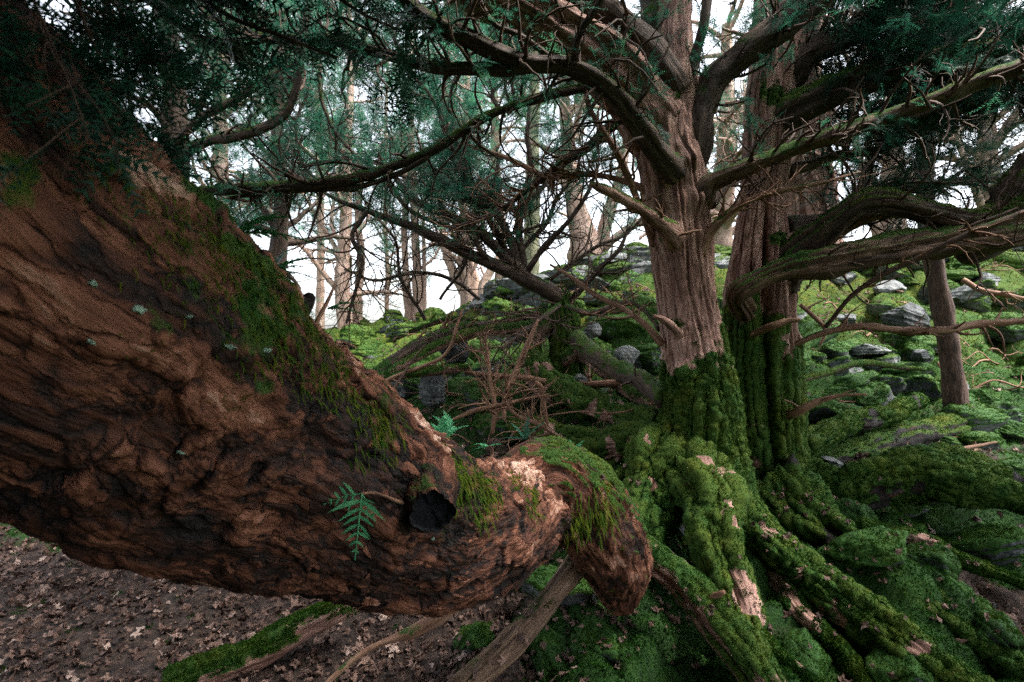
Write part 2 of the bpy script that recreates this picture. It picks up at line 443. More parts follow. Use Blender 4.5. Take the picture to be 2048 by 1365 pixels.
# ------------------------------------------------------------------ swept limbs
def catmull(C, n):
    C = np.asarray(C, float); K = len(C)
    A = np.vstack([2*C[0]-C[1], C, 2*C[-1]-C[-2]])
    seg = np.linalg.norm(np.diff(C[:, :3], axis=0), axis=1); cum = np.concatenate([[0], np.cumsum(seg)])
    s = np.linspace(0, cum[-1], n); i = np.clip(np.searchsorted(cum, s, side='right')-1, 0, K-2)
    t = ((s-cum[i])/np.maximum(seg[i], 1e-9))[:, None]
    p0, p1, p2, p3 = A[i], A[i+1], A[i+2], A[i+3]
    o = .5*((2*p1)+(-p0+p2)*t+(2*p0-5*p1+4*p2-p3)*t*t+(-p0+3*p1-3*p2+p3)*t**3)
    lo = C[:, 3].min(); o[:, 3] = np.maximum(o[:, 3], lo*.8)
    return o

def frames(c, face=None):
    T = nrm(np.gradient(c, axis=0))
    if face is not None:
        n = face-c; n = nrm(n-(n*T).sum(-1, keepdims=True)*T)
    else:
        n = np.zeros_like(c); a = np.cross(T[0], [0, 0, 1.]); 
        if np.linalg.norm(a) < .2: a = np.cross(T[0], [0, 1., 0])
        n[0] = nrm(a)
        for k in range(1, len(c)):
            v = n[k-1]-T[k]*(n[k-1]@T[k]); n[k] = v/max(np.linalg.norm(v), 1e-9)
    b = np.cross(T, n)
    return T, n, b

def tube_quads(K, S):
    a = np.arange(K-1)[:, None]*S; j = np.arange(S)[None, :]; j2 = (j+1) % S
    return np.stack([a+j, a+j2, a+S+j2, a+S+j], -1).reshape(-1, 4)

def sweep(geo, c, r, S=12, face=None, dispf=None, mossf=None, vr=0.0, cap=True):
    """c (K,3) centre line, r (K,) radii; dispf(theta, s, pos0, bk) -> relative or absolute offset"""
    K = len(c); T, n, b = frames(c, face)
    th = np.linspace(-math.pi, math.pi, S, endpoint=False)
    s = np.concatenate([[0], np.cumsum(np.linalg.norm(np.diff(c, axis=0), axis=1))])
    rad = n[:, None, :]*np.cos(th)[None, :, None]+b[:, None, :]*np.sin(th)[None, :, None]
    rr = np.repeat(r[:, None], S, 1); TH, SS = np.meshgrid(th, s)
    rm = float(np.mean(r))
    bk = np.stack([np.cos(TH)*rr, np.sin(TH)*rr, SS+float(c[0, 0])*3.7], -1)
    pos = c[:, None, :]+rad*rr[..., None]
    vrr = np.zeros_like(rr)+vr; mo = np.zeros_like(rr)
    if dispf is not None:
        out = dispf(TH, SS/s[-1], pos, bk, rr, rad)
        if isinstance(out, tuple): dd, vrr = out
        else: dd = out
        pos = pos+rad*dd[..., None]
    if mossf is not None:
        gt = np.gradient(pos, axis=0); gs = np.roll(pos, -1, 1)-np.roll(pos, 1, 1)
        N = nrm(np.cross(gs, gt)); sg = np.sign((N*rad).sum(-1, keepdims=True)); N = N*np.where(sg == 0, 1, sg)
        mo = mossf(pos, N, SS/s[-1]); 
        pos = pos+N*(np.clip(mo, 0, 1)*np.minimum(.014, rr*.18)*(1+.8*vnoise(pos*45, 77)+.5*fbm(pos*14, 2, 78)))[..., None]
    else: N = rad
    quads = tube_quads(K, S); V = pos.reshape(-1, 3); BK = bk.reshape(-1, 3); MO = mo.reshape(-1); VR = vrr.reshape(-1)
    if cap:
        V = np.vstack([V, c[0], c[-1]+T[-1]*r[-1]*.5]); BK = np.vstack([BK, BK[0], BK[-1]])
        MO = np.append(MO, [MO[0], MO[-1]]); VR = np.append(VR, [VR[0], VR[-1]])
        j = np.arange(S); j2 = (j+1) % S; e = K*S
        tr = np.vstack([np.stack([j2, j, np.full(S, e)], -1), np.stack([(K-1)*S+j, (K-1)*S+j2, np.full(S, e+1)], -1)])
        geo.add(V, quads, tr, bk=BK, mo=MO, vr=VR)
    else: geo.add(V, quads, bk=BK, mo=MO, vr=VR)
    return pos, N, mo

def px_ctrl(pts):
    """(px, py, distance, width in px) -> centre and radius"""
    out = []
    for (x, y, d, w) in pts:
        p = P(x, y, d); out.append([*p, w/2/F*d])
    return np.array(out)

def crook(c, amp, freq=2.0, seed=0):
    s = np.concatenate([[0], np.cumsum(np.linalg.norm(np.diff(c, axis=0), axis=1))])
    q = np.stack([s*freq, s*0+seed*1.7, s*0], -1)
    off = np.stack([fbm(q, 3, seed), fbm(q, 3, seed+50), fbm(q, 3, seed+90)], -1)
    w = np.minimum(1, np.arange(len(c))/4.0)[:, None]
    return c+off*amp*w

def rough_disp(amp=.12, flute=0, seed=0, freq=10):
    def f(TH, S, pos, bk, rr, rad):
        q = bk*np.array([1, 1, .22]); d = rr*amp*fbm(q*freq, 4, seed)
        if flute:
            a = np.stack([np.cos(TH)*1.7, np.sin(TH)*1.7, bk[..., 2]*.55], -1)
            v = vnoise(a*1.6, seed+5); d = d+rr*flute*(1-2.2*np.abs(v))*.5
            v2 = fbm(a*np.array([3.6, 3.6, 2.0]), 2, seed+8); d = d+rr*flute*.35*(1-2*np.abs(v2))
        d = d+rr*.5*amp*vnoise(pos*4/np.maximum(rr.mean(), .03)*.12, seed+9)
        return d
    return f
def moss_top(base=0.0, up=.6, seed=0, f=3.0):
    def g(pos, N, S): return np.clip(base+up*N[..., 2]+.55*fbm(pos*f, 3, seed), 0, 1.1)
    return g

def tuft_on(geo, pos, N, mo, n, size, thr=.45, vr=.05, spread=.8):
    K, S = mo.shape; i = RNG.integers(0, K-1, n*2); j = RNG.integers(0, S, n*2); j2 = (j+1) % S
    u = RNG.random(n*2)[:, None]; v = RNG.random(n*2)[:, None]
    p = (pos[i, j]*(1-u)+pos[i, j2]*u)*(1-v)+(pos[i+1, j]*(1-u)+pos[i+1, j2]*u)*v
    m = mo[i, j]+.5*vnoise(p*26, 55); vis = (N[i, j]*(EYE-p)).sum(-1) > -.25*np.linalg.norm(EYE-p, axis=-1)
    k = np.nonzero((m > thr) & vis)[0][:n]
    if len(k): blades(geo, p[k], N[i, j][k], size, vr+.25*(np.clip(m[k], 0, 1.2)-.7), spread)

def twigs(c, r, n, length, rf=.5, ang=(35, 80), curl=.25, bias=(0, 0, 0), flat=.5, K=8, t0=.15, rng=RNG, rmin=.0008, rmax=.02):
    """children of a set of polylines c (N,K0,3), r (N,K0)"""
    N, K0, _ = c.shape; i = rng.integers(0, N, n); t = rng.uniform(t0, .98, n)*(K0-1)
    k = np.minimum(t.astype(int), K0-2); f = (t-k)[:, None]
    S = c[i, k]*(1-f)+c[i, k+1]*f; T = nrm(c[i, k+1]-c[i, k]); R0 = (r[i, k]*(1-f[:, 0])+r[i, k+1]*f[:, 0])
    rd = rng.normal(size=(n, 3)); rd[:, 2] *= flat; pp = nrm(rd-(rd*T).sum(-1, keepdims=True)*T)
    a = np.radians(rng.uniform(*ang, n))[:, None]
    D = nrm(T*np.cos(a)+pp*np.sin(a))
    L = (length[0]+(length[1]-length[0])*rng.random(n)**1.7)*(1.25-.5*t/(K0-1)); st = (L/(K-1))[:, None]
    out = np.zeros((n, K, 3)); out[:, 0] = S; tw = rng.normal(size=(n, 3))*curl
    for m in range(1, K):
        D = nrm(D+tw*.35+rng.normal(size=(n, 3))*curl*.55+np.asarray(bias)); out[:, m] = out[:, m-1]+D*st
    r0 = np.clip(R0*rf, rmin*1.6, rmax)
    RR = r0[:, None]*np.linspace(1, .3, K)[None, :]; RR = np.maximum(RR, rmin)
    return out, RR

def tubes(geo, c, r, S=4, mo=0.0, vr=0.0):
    """many thin tubes at once"""
    N, K, _ = c.shape; T = nrm(np.gradient(c, axis=1))
    ref = np.where(np.abs(T[:, :1, 2:3]) > .8, np.array([1., 0, 0]), np.array([0, 0, 1.]))
    n = nrm(np.cross(T, np.broadcast_to(ref, T.shape))); b = np.cross(T, n)
    th = np.arange(S)*2*math.pi/S
    pos = c[:, :, None, :]+r[:, :, None, None]*(n[:, :, None, :]*np.cos(th)[:, None]+b[:, :, None, :]*np.sin(th)[:, None])
    s = np.concatenate([np.zeros((N, 1)), np.cumsum(np.linalg.norm(np.diff(c, axis=1), axis=-1), 1)], 1)
    s = s+(np.arange(N)*1.37 % 9)[:, None]
    bk = np.stack([np.broadcast_to(np.cos(th)*.01, (N, K, S)), np.broadcast_to(np.sin(th)*.01, (N, K, S)), np.broadcast_to(s[:, :, None], (N, K, S))], -1)
    q0 = tube_quads(K, S); Q = (q0[None]+(np.arange(N)*K*S)[:, None, None]).reshape(-1, 4)
    m = mo if np.ndim(mo) == 0 else np.repeat(mo, K*S)
    geo.add(pos.reshape(-1, 3), Q, bk=bk.reshape(-1, 3), mo=m, vr=vr)

SUNV = np.array(_sd)
def sun_corridors(p):
    """drop crown sprays along made-up sun corridors that light chosen trunks and roots"""
    k = np.ones(len(p), bool)
    for q, r in (((-.15, 1.05, 1.25), .34), ((.1, 1.5, 1.1), .4), ((.25, 1.8, .95), .4), ((1.1, 3, 1.0), .55), ((1.1, 3, 1.8), .55), ((1.1, 3, 2.5), .5), ((1.0, 2.4, .35), .5), ((1.3, 2.9, .3), .4), ((-1.6, 2.6, .1), .6), ((1.8, 3.3, 1.6), .4)):
        v = p-np.array(q); t = v@SUNV; k &= ~((t > 0) & (np.linalg.norm(v-t[:, None]*SUNV, axis=1) < r))
    return p[k]
# ------------------------------------------------------------------ yew sprays
def spray_template(seed, npair=11, side=2, nl=.18, nw=.042):
    rng = np.random.default_rng(seed); tr = []
    def shoot(o, d, L, n):
        d = d/np.linalg.norm(d); lat = np.array([-d[1], d[0], 0.])
        for k in range(n):
            t = (k+.6)/n; b = o+d*L*t; b = b+np.array([0, 0, -.10*t*t*L])
            l = nl*(1-.45*t)*rng.uniform(.8, 1.15)
            for s in (-1, 1):
                dd = lat*s*rng.uniform(.7, 1)+d*rng.uniform(.45, .9)+np.array([0, 0, rng.uniform(-.3, .35)]); dd /= np.linalg.norm(dd)
                tr.append([b-d*nw*.5, b+d*nw*.5, b+dd*l])
        w = .006
        tr.append([o-lat*w, o+lat*w, o+d*L])
    shoot(np.zeros(3), np.array([1, 0, 0.]), 1.0, npair)
    for k in range(side):
        s = -1 if k % 2 else 1; a = rng.uniform(.5, .9)*s; t = rng.uniform(.15, .55)
        shoot(np.array([t, 0, 0]), np.array([math.cos(a), math.sin(a), rng.uniform(-.15, .15)]), rng.uniform(.45, .7), max(4, int(npair*.6)))
    return np.array(tr)                       # (T,3,3)
TEMPL = [spray_template(k) for k in range(8)]
TEMPL_NEAR = [spray_template(80+k, 9, 2, .24, .055) for k in range(8)]
TEMPL_FAR = [spray_template(40+k, 6, 2, .24, .045) for k in range(8)]

def sprays(geo, pos, dr, size, templ=TEMPL, tilt=.5, rng=RNG, vr=.5, vrs=.25):
    n = len(pos); size = np.broadcast_to(size, (n,)); which = rng.integers(0, len(templ), n)
    x = nrm(dr); up = np.array([0, 0, 1.])+rng.normal(size=(n, 3))*tilt; z = nrm(up-(up*x).sum(-1, keepdims=True)*x); y = np.cross(z, x)
    cv = rng.normal(vr, vrs, n)
    for k, tm in enumerate(templ):
        m = np.nonzero(which == k)[0]
        if not len(m): continue
        L = tm.reshape(-1, 3)
        W = pos[m][:, None, :]+size[m][:, None, None]*(L[None, :, 0:1]*x[m][:, None, :]+L[None, :, 1:2]*y[m][:, None, :]+L[None, :, 2:3]*z[m][:, None, :])
        v = np.repeat(cv[m], len(L))+np.tile(np.repeat(rng.normal(0, .12, len(tm)), 3), len(m))
        geo.add(W.reshape(-1, 3), tris=np.arange(len(m)*len(L)).reshape(-1, 3), vr=np.clip(v, 0, 1))

def leafy_twigs(tw, fol, c, r, n1, len1, n2, len2, ns, size, mo=.2, bias=(0, 0, .02), templ=TEMPL, S=4, curl=.34, flat=.6, t0=.2, vr=.5):
    """two orders of twigs off limb c and ns needle sprays on the finer ones"""
    a, ra = twigs(c, r, n1, len1, .5, (30, 75), curl, bias, flat, 9, t0, rmax=.012, rmin=.0016)
    tubes(tw, a, ra, S, mo=mo)
    if n2:
        b, rb = twigs(a, ra, n2, len2, .6, (25, 70), curl*1.2, bias, flat, 7, .15, rmax=.005, rmin=.0011)
        tubes(tw, b, rb, 3, mo=mo*.6)
    else: b = a
    if ns:
        i = RNG.integers(0, len(b), ns); K = b.shape[1]; k = RNG.integers(K//3, K-1, ns)
        d = b[i, k+1]-b[i, k]; d = nrm(d)+RNG.normal(size=(ns, 3))*.45
        sprays(fol, b[i, k], d, size*RNG.uniform(.6, 1.3, ns), templ, vr=vr)
    return a, ra, b

def limb(geo, pts, S=12, seed=0, amp=.1, flute=0, step=.03, crk=.02, crf=2.0, mossf=None, tufts=None, tn=0, tsize=.008, tvr=.05, ctrl=None, face=None, freq=28):
    C = px_ctrl(pts) if ctrl is None else np.asarray(ctrl, float)
    L = np.linalg.norm(np.diff(C[:, :3], axis=0), axis=1).sum()
    n = max(8, int(L/step)); c = catmull(C, n)
    cc = crook(c[:, :3], crk, crf, seed); r = c[:, 3]*(1+.10*fbm(np.stack([np.arange(n)*step*6, np.full(n, seed*3.3), np.zeros(n)], -1), 2, seed))
    pos, N, mo = sweep(geo, cc, r, S, face, rough_disp(amp, flute, seed, freq), mossf)
    if tufts is not None and tn: tuft_on(tufts, pos, N, mo, tn, tsize, vr=tvr)
    return cc[None], r[None], pos

# ================================================================== the leaning yew in front
def leaning_yew():
    root = thing('leaning_yew', 'huge leaning yew trunk with flaking red-brown bark reaching across the left foreground', 'tree', P(1240, 1190, 2.15))
    pairs = [((-190, -400), (-1100, 250), .50), ((50, -90), (-740, 560), .54), ((250, 165), (-270, 905), .62), ((400, 345), (60, 1020), .74),
             ((530, 545), (330, 1115), .88), ((680, 695), (560, 1175), 1.02), ((790, 815), (715, 1215), 1.16),
             ((885, 890), (860, 1224), 1.30), ((985, 925), (980, 1172), 1.48), ((1055, 915), (1068, 1100), 1.64), ((1105, 930), (1120, 1075), 1.74)]
    C = []
    for a, b, d in pairs:
        m = ((a[0]+b[0])/2, (a[1]+b[1])/2); h = math.dist(a, b)/2/F
        C.append([*P(*m, d), .90*d*h/math.sqrt(1+h*h*1.1)])
    c = catmull(C, 640); cc = c[:, :3]; r = c[:, 3]
    pale = [(330, 300, .62, .05, .55), (350, 345, .66, .05, .5), (1040, 950, 1.55, .09, .60), (1080, 985, 1.62, .08, .45), (820, 850, 1.1, .07, .45), (860, 890, 1.15, .06, .4),
            (700, 740, .98, .06, .35), (590, 620, .86, .05, .35), (150, 440, .55, .06, .12), (400, 990, .85, .06, .3), (470, 850, .84, .05, .3), (920, 1150, 1.2, .1, .15), (620, 640, .94, .04, .3), (670, 690, .98, .04, .35), (745, 770, 1.06, .035, .4), (800, 835, 1.14, .035, .45), (850, 880, 1.22, .035, .4), (920, 915, 1.34, .035, .4), (560, 600, .86, .03, .3), (480, 480, .78, .03, .25)]  # pale bark patches, plus blobs painting light along the trunk's upper edge
    mossy = [(430, 420, .70, .10, .8), (500, 560, .76, .09, .75), (360, 400, .62, .10, .8), (300, 200, .55, .14, .9), (520, 690, .78, .08, .6), (600, 720, .86, .06, .5), (700, 830, .92, .06, .5), (240, 120, .5, .12, .7),
             (1090, 900, 1.62, .09, .95), (1160, 930, 1.75, .08, .8), (1000, 940, 1.48, .04, .6), (1050, 1010, 1.52, .035, .6), (930, 950, 1.3, .05, .5), (640, 600, .95, .05, .8), (600, 560, .93, .06, .9)]
    def blob(pos, L, sgn=1.0):
        v = 0
        for (x, y, d, rad, a) in L:
            q = P(x, y, d*.97); v = v+a*np.exp(-((pos-q)**2).sum(-1)/(rad*rad)*1.1)
        return v
    lumps = [(870, 960, 1.2, .09, .028), (1035, 1040, 1.5, .05, .018), (560, 780, .84, .07, .022), (440, 560, .74, .03, .014), (720, 800, 1.0, .05, .018), (480, 860, .8, .06, .020), (960, 1000, 1.3, .07, .012), (800, 830, 1.12, .035, .022), (1000, 1120, 1.45, .08, .02)]
    def disp(TH, S, pos, bk, rr, rad):
        w = .55*np.stack([fbm(bk*7, 2, 3), fbm(bk*7, 2, 4), fbm(bk*7, 2, 5)], -1)
        w2 = np.stack([fbm(bk*22, 2, 13), fbm(bk*22, 2, 14), fbm(bk*22, 2, 15)], -1)
        q = bk*np.array([11, 11, 2.6])+w*.6+w2*.35
        d1, d2, rv = worley3(q, 61); edge = sstep(.0, .10, d2-d1)
        q2 = bk*np.array([30, 30, 8])+w*1.0+w2*.7
        e1, e2, rv2 = worley3(q2, 71); edge2 = sstep(.0, .14, e2-e1)
        k = .35+.65*sstep(.55, .75, S)*0+.65*sstep(-.2, .25, fbm(pos*5, 2, 9))
        d = .015*rv+.0025*edge*k+.0065*rv2*k+.0012*edge2*k
        d = d+.026*fbm(bk*np.array([5, 5, 1.7])+w*.3, 3, 62)+.012*fbm(pos*17, 3, 68)
        g1 = vnoise(bk*np.array([16, 16, 1.6])+w*2, 63); d = d-.007*np.exp(-(g1/.10)**2)*k
        d = d+.008*fbm(bk*np.array([44, 44, 16])+w*1.5, 5, 64)+.0018*vnoise(bk*np.array([150, 150, 30])+w*4, 65)
        d = d+blob(pos, [(x, y, dd, rr_, a) for (x, y, dd, rr_, a) in lumps])
        d = d-blob(pos, [(560, 900, .80, .05, .012), (980, 1090, 1.42, .05, .012), (380, 700, .70, .06, .012)])
        vr = .22+.34*rv+.22*rv2+.35*fbm(bk*np.array([6, 6, 2]), 2, 66)+1.15*blob(pos, pale)
        vr = vr-.30*(1-edge)-.12*(1-edge2)
        return d*np.clip(rr/.12, .5, 1), np.clip(vr, 0, 1.6)
    def mossf(pos, N, S):
        m = .04+.20*sstep(.45, .98, N[..., 2])*(1-.6*sstep(.45, .6, S))+.62*blob(pos, mossy)*(.5+1.7*fbm(pos*22, 3, 81))+.50*fbm(pos*9, 3, 80)
        return np.clip(m-.28*blob(pos, pale), 0, 1.1)
    tr = Geo(); ms = Geo()
    pos, N, mo = sweep(tr, cc, r, 460, np.array([0, 0, 1.2]), disp, mossf)
    # the mossy elbow that drops to the ground
    g2 = Geo()
    elbow = px_ctrl([(1020, 1010, 1.58, 130), (1075, 965, 1.68, 158), (1130, 985, 1.78, 168), (1185, 1040, 1.90, 168), (1220, 1100, 2.01, 146), (1236, 1155, 2.10, 112), (1240, 1195, 2.16, 74)])
    e = catmull(elbow, 200)
    def disp2(TH, S, p, bk, rr, rad):
        d1, d2, rv = worley3(bk*np.array([16, 16, 5]), 31)
        return .006*rv+.018*fbm(p*9, 3, 34)+.008*fbm(bk*np.array([45, 45, 9]), 3, 32)-.005*np.exp(-(vnoise(bk*np.array([24, 24, 3]), 33)/.15)**2), np.clip(.38+.5*rv, 0, 1)
    def moss2(p, N, S): return np.clip(.95*sstep(.5, .9, .8*N[..., 2]+.6*N[..., 0])*(1-S*.5)+.5*fbm(p*14, 3, 36), 0, 1.1)
    p2, N2, m2 = sweep(g2, e[:, :3], e[:, 3], 220, np.array([0, 0, 1.2]), disp2, moss2)
    part('trunk', tr, M['bark_plate'], root)
    part('elbow_limb', g2, M['bark_plate'], root, 'short thick limb bending down to the mossy ground')
    tuft_on(ms, pos, N, mo, 42000, .0055, .56, vr=.34, spread=1.1)
    tuft_on(ms, p2, N2, m2, 18000, .0065, .5, vr=.30, spread=.9)
    # beards of long moss that hang from the flank
    n = 2600; cen = [(500, 640, .74, .05), (545, 600, .78, .05), (420, 500, .68, .05), (600, 740, .84, .04), (350, 430, .6, .05), (880, 960, 1.12, .035), (930, 980, 1.2, .04), (700, 850, .92, .04), (1180, 1000, 1.72, .06), (1010, 1000, 1.42, .04)]
    flat = pos.reshape(-1, 3); fN = N.reshape(-1, 3); f2 = np.vstack([flat, p2.reshape(-1, 3)]); n2 = np.vstack([fN, N2.reshape(-1, 3)])
    for (x, y, d, rad) in cen:
        q = P(x, y, d); dist = np.linalg.norm(f2-q, axis=1)
        near = np.nonzero((dist < rad*2.6) & ((n2*(EYE-f2)).sum(-1) > 0))[0]
        if not len(near): continue
        w = np.exp(-(dist[near]/rad/1.3)**2); near = RNG.choice(near, 420, p=w/w.sum())
        dn = nrm(n2[near]*.35+np.array([0, 0, -1.])+RNG.normal(0, .25, (len(near), 3)))
        L = RNG.uniform(.010, .032, len(near))*d; sd = nrm(np.cross(dn, n2[near]))*(L*.06)[:, None]; b = f2[near]
        m1 = b+dn*L[:, None]*.5+n2[near]*.004
        V = np.stack([b-sd, b+sd, m1+sd*.7, m1-sd*.7, b+dn*L[:, None]], 1)
        k = np.arange(len(near))[:, None]*5
        ms.add(V, k+np.array([[0, 1, 2, 3]]), k+np.array([[3, 2, 4]]), bk=np.repeat(b, 5, 0), vr=np.repeat(RNG.uniform(.15, .65, len(near)), 5))
    part('moss', ms, M['moss'], root)
    flakes(root, pos, N, mo)
    # sawn stub with a near-black recessed face
    g3 = Geo(); a, _ = surf_pt(f2, n2, 862, 990); b = a+nrm(nrm(EYE-a)+np.array([.15, 0, -.35]))*.085
    ax = nrm(b-a); cs = np.array([a-ax*.03, a, a+(b-a)*.35, a+(b-a)*.7, b]); rs = np.array([.085, .066, .054, .048, .043])*np.linalg.norm(a-EYE)/1.15
    cs2 = catmull(np.column_stack([cs, rs]), 40)
    p3, N3, m3 = sweep(g3, cs2[:, :3], cs2[:, 3], 90, None, lambda TH, S, p, bk, rr, rad: (.010*fbm(p*26, 3, 51)+.005*fbm(p*80, 3, 52)+.002*S*vnoise(np.stack([np.cos(TH)*4, np.sin(TH)*4, TH*0], -1), 53), np.clip(.45+.6*fbm(p*30, 2, 54), 0, 1)),
                       lambda p, N, S: np.clip(.1+.25*N[..., 2]+.4*fbm(p*20, 2, 5), 0, 1), cap=False)
    st = part('branch_stub', g3, M['bark_plate'], root, 'short broken stub ending in a black hollow face')
    g4 = Geo(); rim = p3[-1]; cen_ = rim.mean(0); rings = [rim*.98+cen_*.02]
    for f in (.85, .6, .3): rings.append(cen_+(rim-cen_)*f-ax*(.016+.012*(1-f))+ .004*vnoise(rim*60, 5)[:, None]*ax)
    V = np.vstack(rings+[cen_[None]-ax*.03]); S = len(rim); g4.add(V, tube_quads(4, S), np.stack([3*S+np.arange(S), 3*S+(np.arange(S)+1) % S, np.full(S, 4*S)], -1))
    part('hollow', g4, M['cut'], st)
    # small knot
    g5 = Geo(); a = P(1034, 1046, 1.50); vdir = nrm(EYE-a)
    u = nrm(np.cross(vdir, [0, 0, 1.])); w = np.cross(vdir, u); th = np.linspace(0, 2*math.pi, 26)
    ring = a[None]+vdir*.075+(u[None]*np.cos(th)[:, None]+w[None]*np.sin(th)[:, None])*.028
    sweep(g5, crook(ring, .004, 30, 3), np.full(26, .0105), 14, None, rough_disp(.25, 0, 6, 40), cap=False)
    part('knot', g5, M['bark_plate'], root)
    # torn knob on the skyline
    g6 = Geo(); cs = catmull(px_ctrl([(560, 670, .93, 60), (592, 628, .94, 38), (612, 604, .95, 27), (624, 590, .95, 15)]), 30)
    sweep(g6, cs[:, :3], cs[:, 3], 40, None, rough_disp(.55, .3, 8, 40)); part('branch_stub', g6, M['bark_plate'], root, 'torn red stub on the upper edge of the trunk')
    g6 = Geo(); limb(g6, [(625, 660, .98, 9), (655, 600, 1.0, 7), (668, 570, 1.02, 4)], 8, 4, .2, crk=.003); part('twig', g6, M['twig_red'], root)
    g6 = Geo(); limb(g6, [(955, 950, 1.36, 8), (972, 930, 1.38, 6), (985, 905, 1.4, 4), (978, 892, 1.4, 3)], 8, 4, .2, crk=.003); part('twig', g6, M['twig_red'], root)
    global LYV, LYN; LYV, LYN = f2, n2
    # pale green lichen discs
    for (x, y, s, dd) in ((287, 615, 12, 0), (195, 560, 8, 0), (190, 687, 6, 0), (384, 640, 6, 0), (470, 700, 9, 0), (545, 700, 8, 0), (362, 905, 6, 0), (868, 1090, 4, 0)):
        lichen_on(root, f2, n2, x, y, s)
    # props and roots beneath
    for (nm, mt, pts, mf, nt, lb) in (
        ('root', 'bark_limb', [(1185, 1090, 2.05, 34), (1150, 1125, 2.0, 40), (1118, 1170, 1.95, 38), (1068, 1240, 1.88, 40), (1022, 1290, 1.82, 48), (960, 1345, 1.76, 50), (900, 1400, 1.7, 52)], moss_top(-.05, .35, 3, 8), 2500, 'red-brown root slanting down to the leaf litter'),
        ('root', 'bark', [(1250, 1090, 2.2, 60), (1300, 1115, 2.2, 62), (1350, 1150, 2.14, 58), (1400, 1200, 2.05, 62), (1450, 1265, 1.93, 70), (1500, 1330, 1.82, 72), (1550, 1410, 1.72, 70)], moss_top(.25, .8, 5, 6), 9000, 'moss topped root running to the lower right'),
    ):
        gg = Geo(); C = px_ctrl(pts); L = catmull(C, 130)
        p, N_, m_ = sweep(gg, crook(L[:, :3], .012, 3, 9), L[:, 3], 60, None, rough_disp(.22, .25, 4, 14), mf)
        o = part(nm, gg, M[mt], root, lb)
        mm = Geo(); tuft_on(mm, p, N_, m_, nt, .008, .5, .12); part('moss', mm, M['moss'], o)
    return root

def surf_pt(V, N, x, y):
    rel = V-EYE; idx = np.nonzero((rel[:, 1] > .05) & ((N*-rel).sum(-1) > 0))[0]; r = rel[idx]
    d = np.hypot(r[:, 0]/r[:, 1]*F+1024-x, 682.5-r[:, 2]/r[:, 1]*F-y); near = idx[d < 12]
    if not len(near): near = idx[np.argsort(d)[:4]]
    k = near[np.argmin(rel[near, 1])]; return V[k], N[k]

def flakes(root, pos, N, mo):
    """thin curling plates of outer bark, lying along the grain"""
    G = Geo(); K, S, _ = pos.shape; n = 1500; rng = np.random.default_rng(21)
    i = rng.integers(260, K-12, n); j = rng.integers(0, S, n); p = pos[i, j]; nn = N[i, j]
    k = ((nn*(EYE-p)).sum(-1) > -.1) & (fbm(p*7, 2, 90) > .05) & (mo[i, j] < .5); i, j, p, nn = i[k], j[k], p[k], nn[k]; n = len(p)
    ax = nrm(pos[i+4, j]-pos[i-4, j]); ax = nrm(ax+rng.normal(0, .22, (n, 3))); ax = nrm(ax-(ax*nn).sum(-1, keepdims=True)*nn); la = np.cross(nn, ax)
    L = rng.uniform(.006, .022, n); W = L*rng.uniform(.14, .40, n); lift = rng.uniform(.0006, .0045, n); out = []
    prof = [(-1, .35), (-.6, .9), (-.1, 1.0), (.4, .85), (.8, .6), (1.05, .2)]
    for (t, w) in prof:
        for sd in (-1, 0, 1):
            hgt = .0005+lift*np.clip((t+.4)/1.4, 0, 1)**2+.0012*(sd == 0)
            out.append(p+ax*(t*L)[:, None]+la*(sd*w*W*rng.uniform(.75, 1.2, n))[:, None]+nn*(hgt+(.0015 if sd else 0)*rng.random(n))[:, None])
    V = np.stack(out, 1); q = []
    for a in range(5):
        for b in range(2): q.append([a*3+b, a*3+b+1, a*3+b+4, a*3+b+3])
    Q = (np.array(q)[None]+(np.arange(n)*18)[:, None, None]).reshape(-1, 4)
    s_ = np.stack([np.einsum('nkd,nd->nk', V-p[:, None], la), np.einsum('nkd,nd->nk', V-p[:, None], nn), np.einsum('nkd,nd->nk', V-p[:, None], ax)], -1)+(rng.random((n, 1, 3))*9)
    G.add(V.reshape(-1, 3), Q, bk=s_.reshape(-1, 3), mo=np.repeat(mo[i, j]*.8, 18), vr=np.repeat(np.clip(rng.normal(.55, .14, n), 0, 1.5), 18))
    part('bark_flakes', G, M['bark_plate'], root)['kind'] = 'stuff'

def shade_foliage(root):  # unseen sprays added above, behind and left of the camera to shade the trunk
    g = Geo(); n = 14000; p = np.column_stack([RNG.uniform(-3.2, 1.3, n), RNG.uniform(-2.2, 1.6, n), np.zeros(n)])
    p[:, 2] = 1.35+np.maximum(.8, .95*p[:, 1]+.5)+RNG.uniform(.15, 1.6, n)
    q = np.column_stack([RNG.uniform(-5, 2.2, 9000), RNG.uniform(-4.5, -1.6, 9000), RNG.uniform(.2, 4.5, 9000)]); p = np.vstack([p, q]); n += 9000
    q = np.column_stack([np.zeros(2500), RNG.uniform(-2.5, 1.5, 2500), RNG.uniform(.3, 4.2, 2500)]); q[:, 0] = -np.maximum(1.6, q[:, 1]*1.08+.45)-RNG.uniform(.2, 1.6, 2500); p = np.vstack([p, q]); n += 2500
    p = sun_corridors(p); n = len(p); sprays(g, p, RNG.normal(size=(n, 3)), RNG.uniform(.25, .5, n), TEMPL_FAR, vr=.4); part('foliage', g, M['needle_shaded'], root)

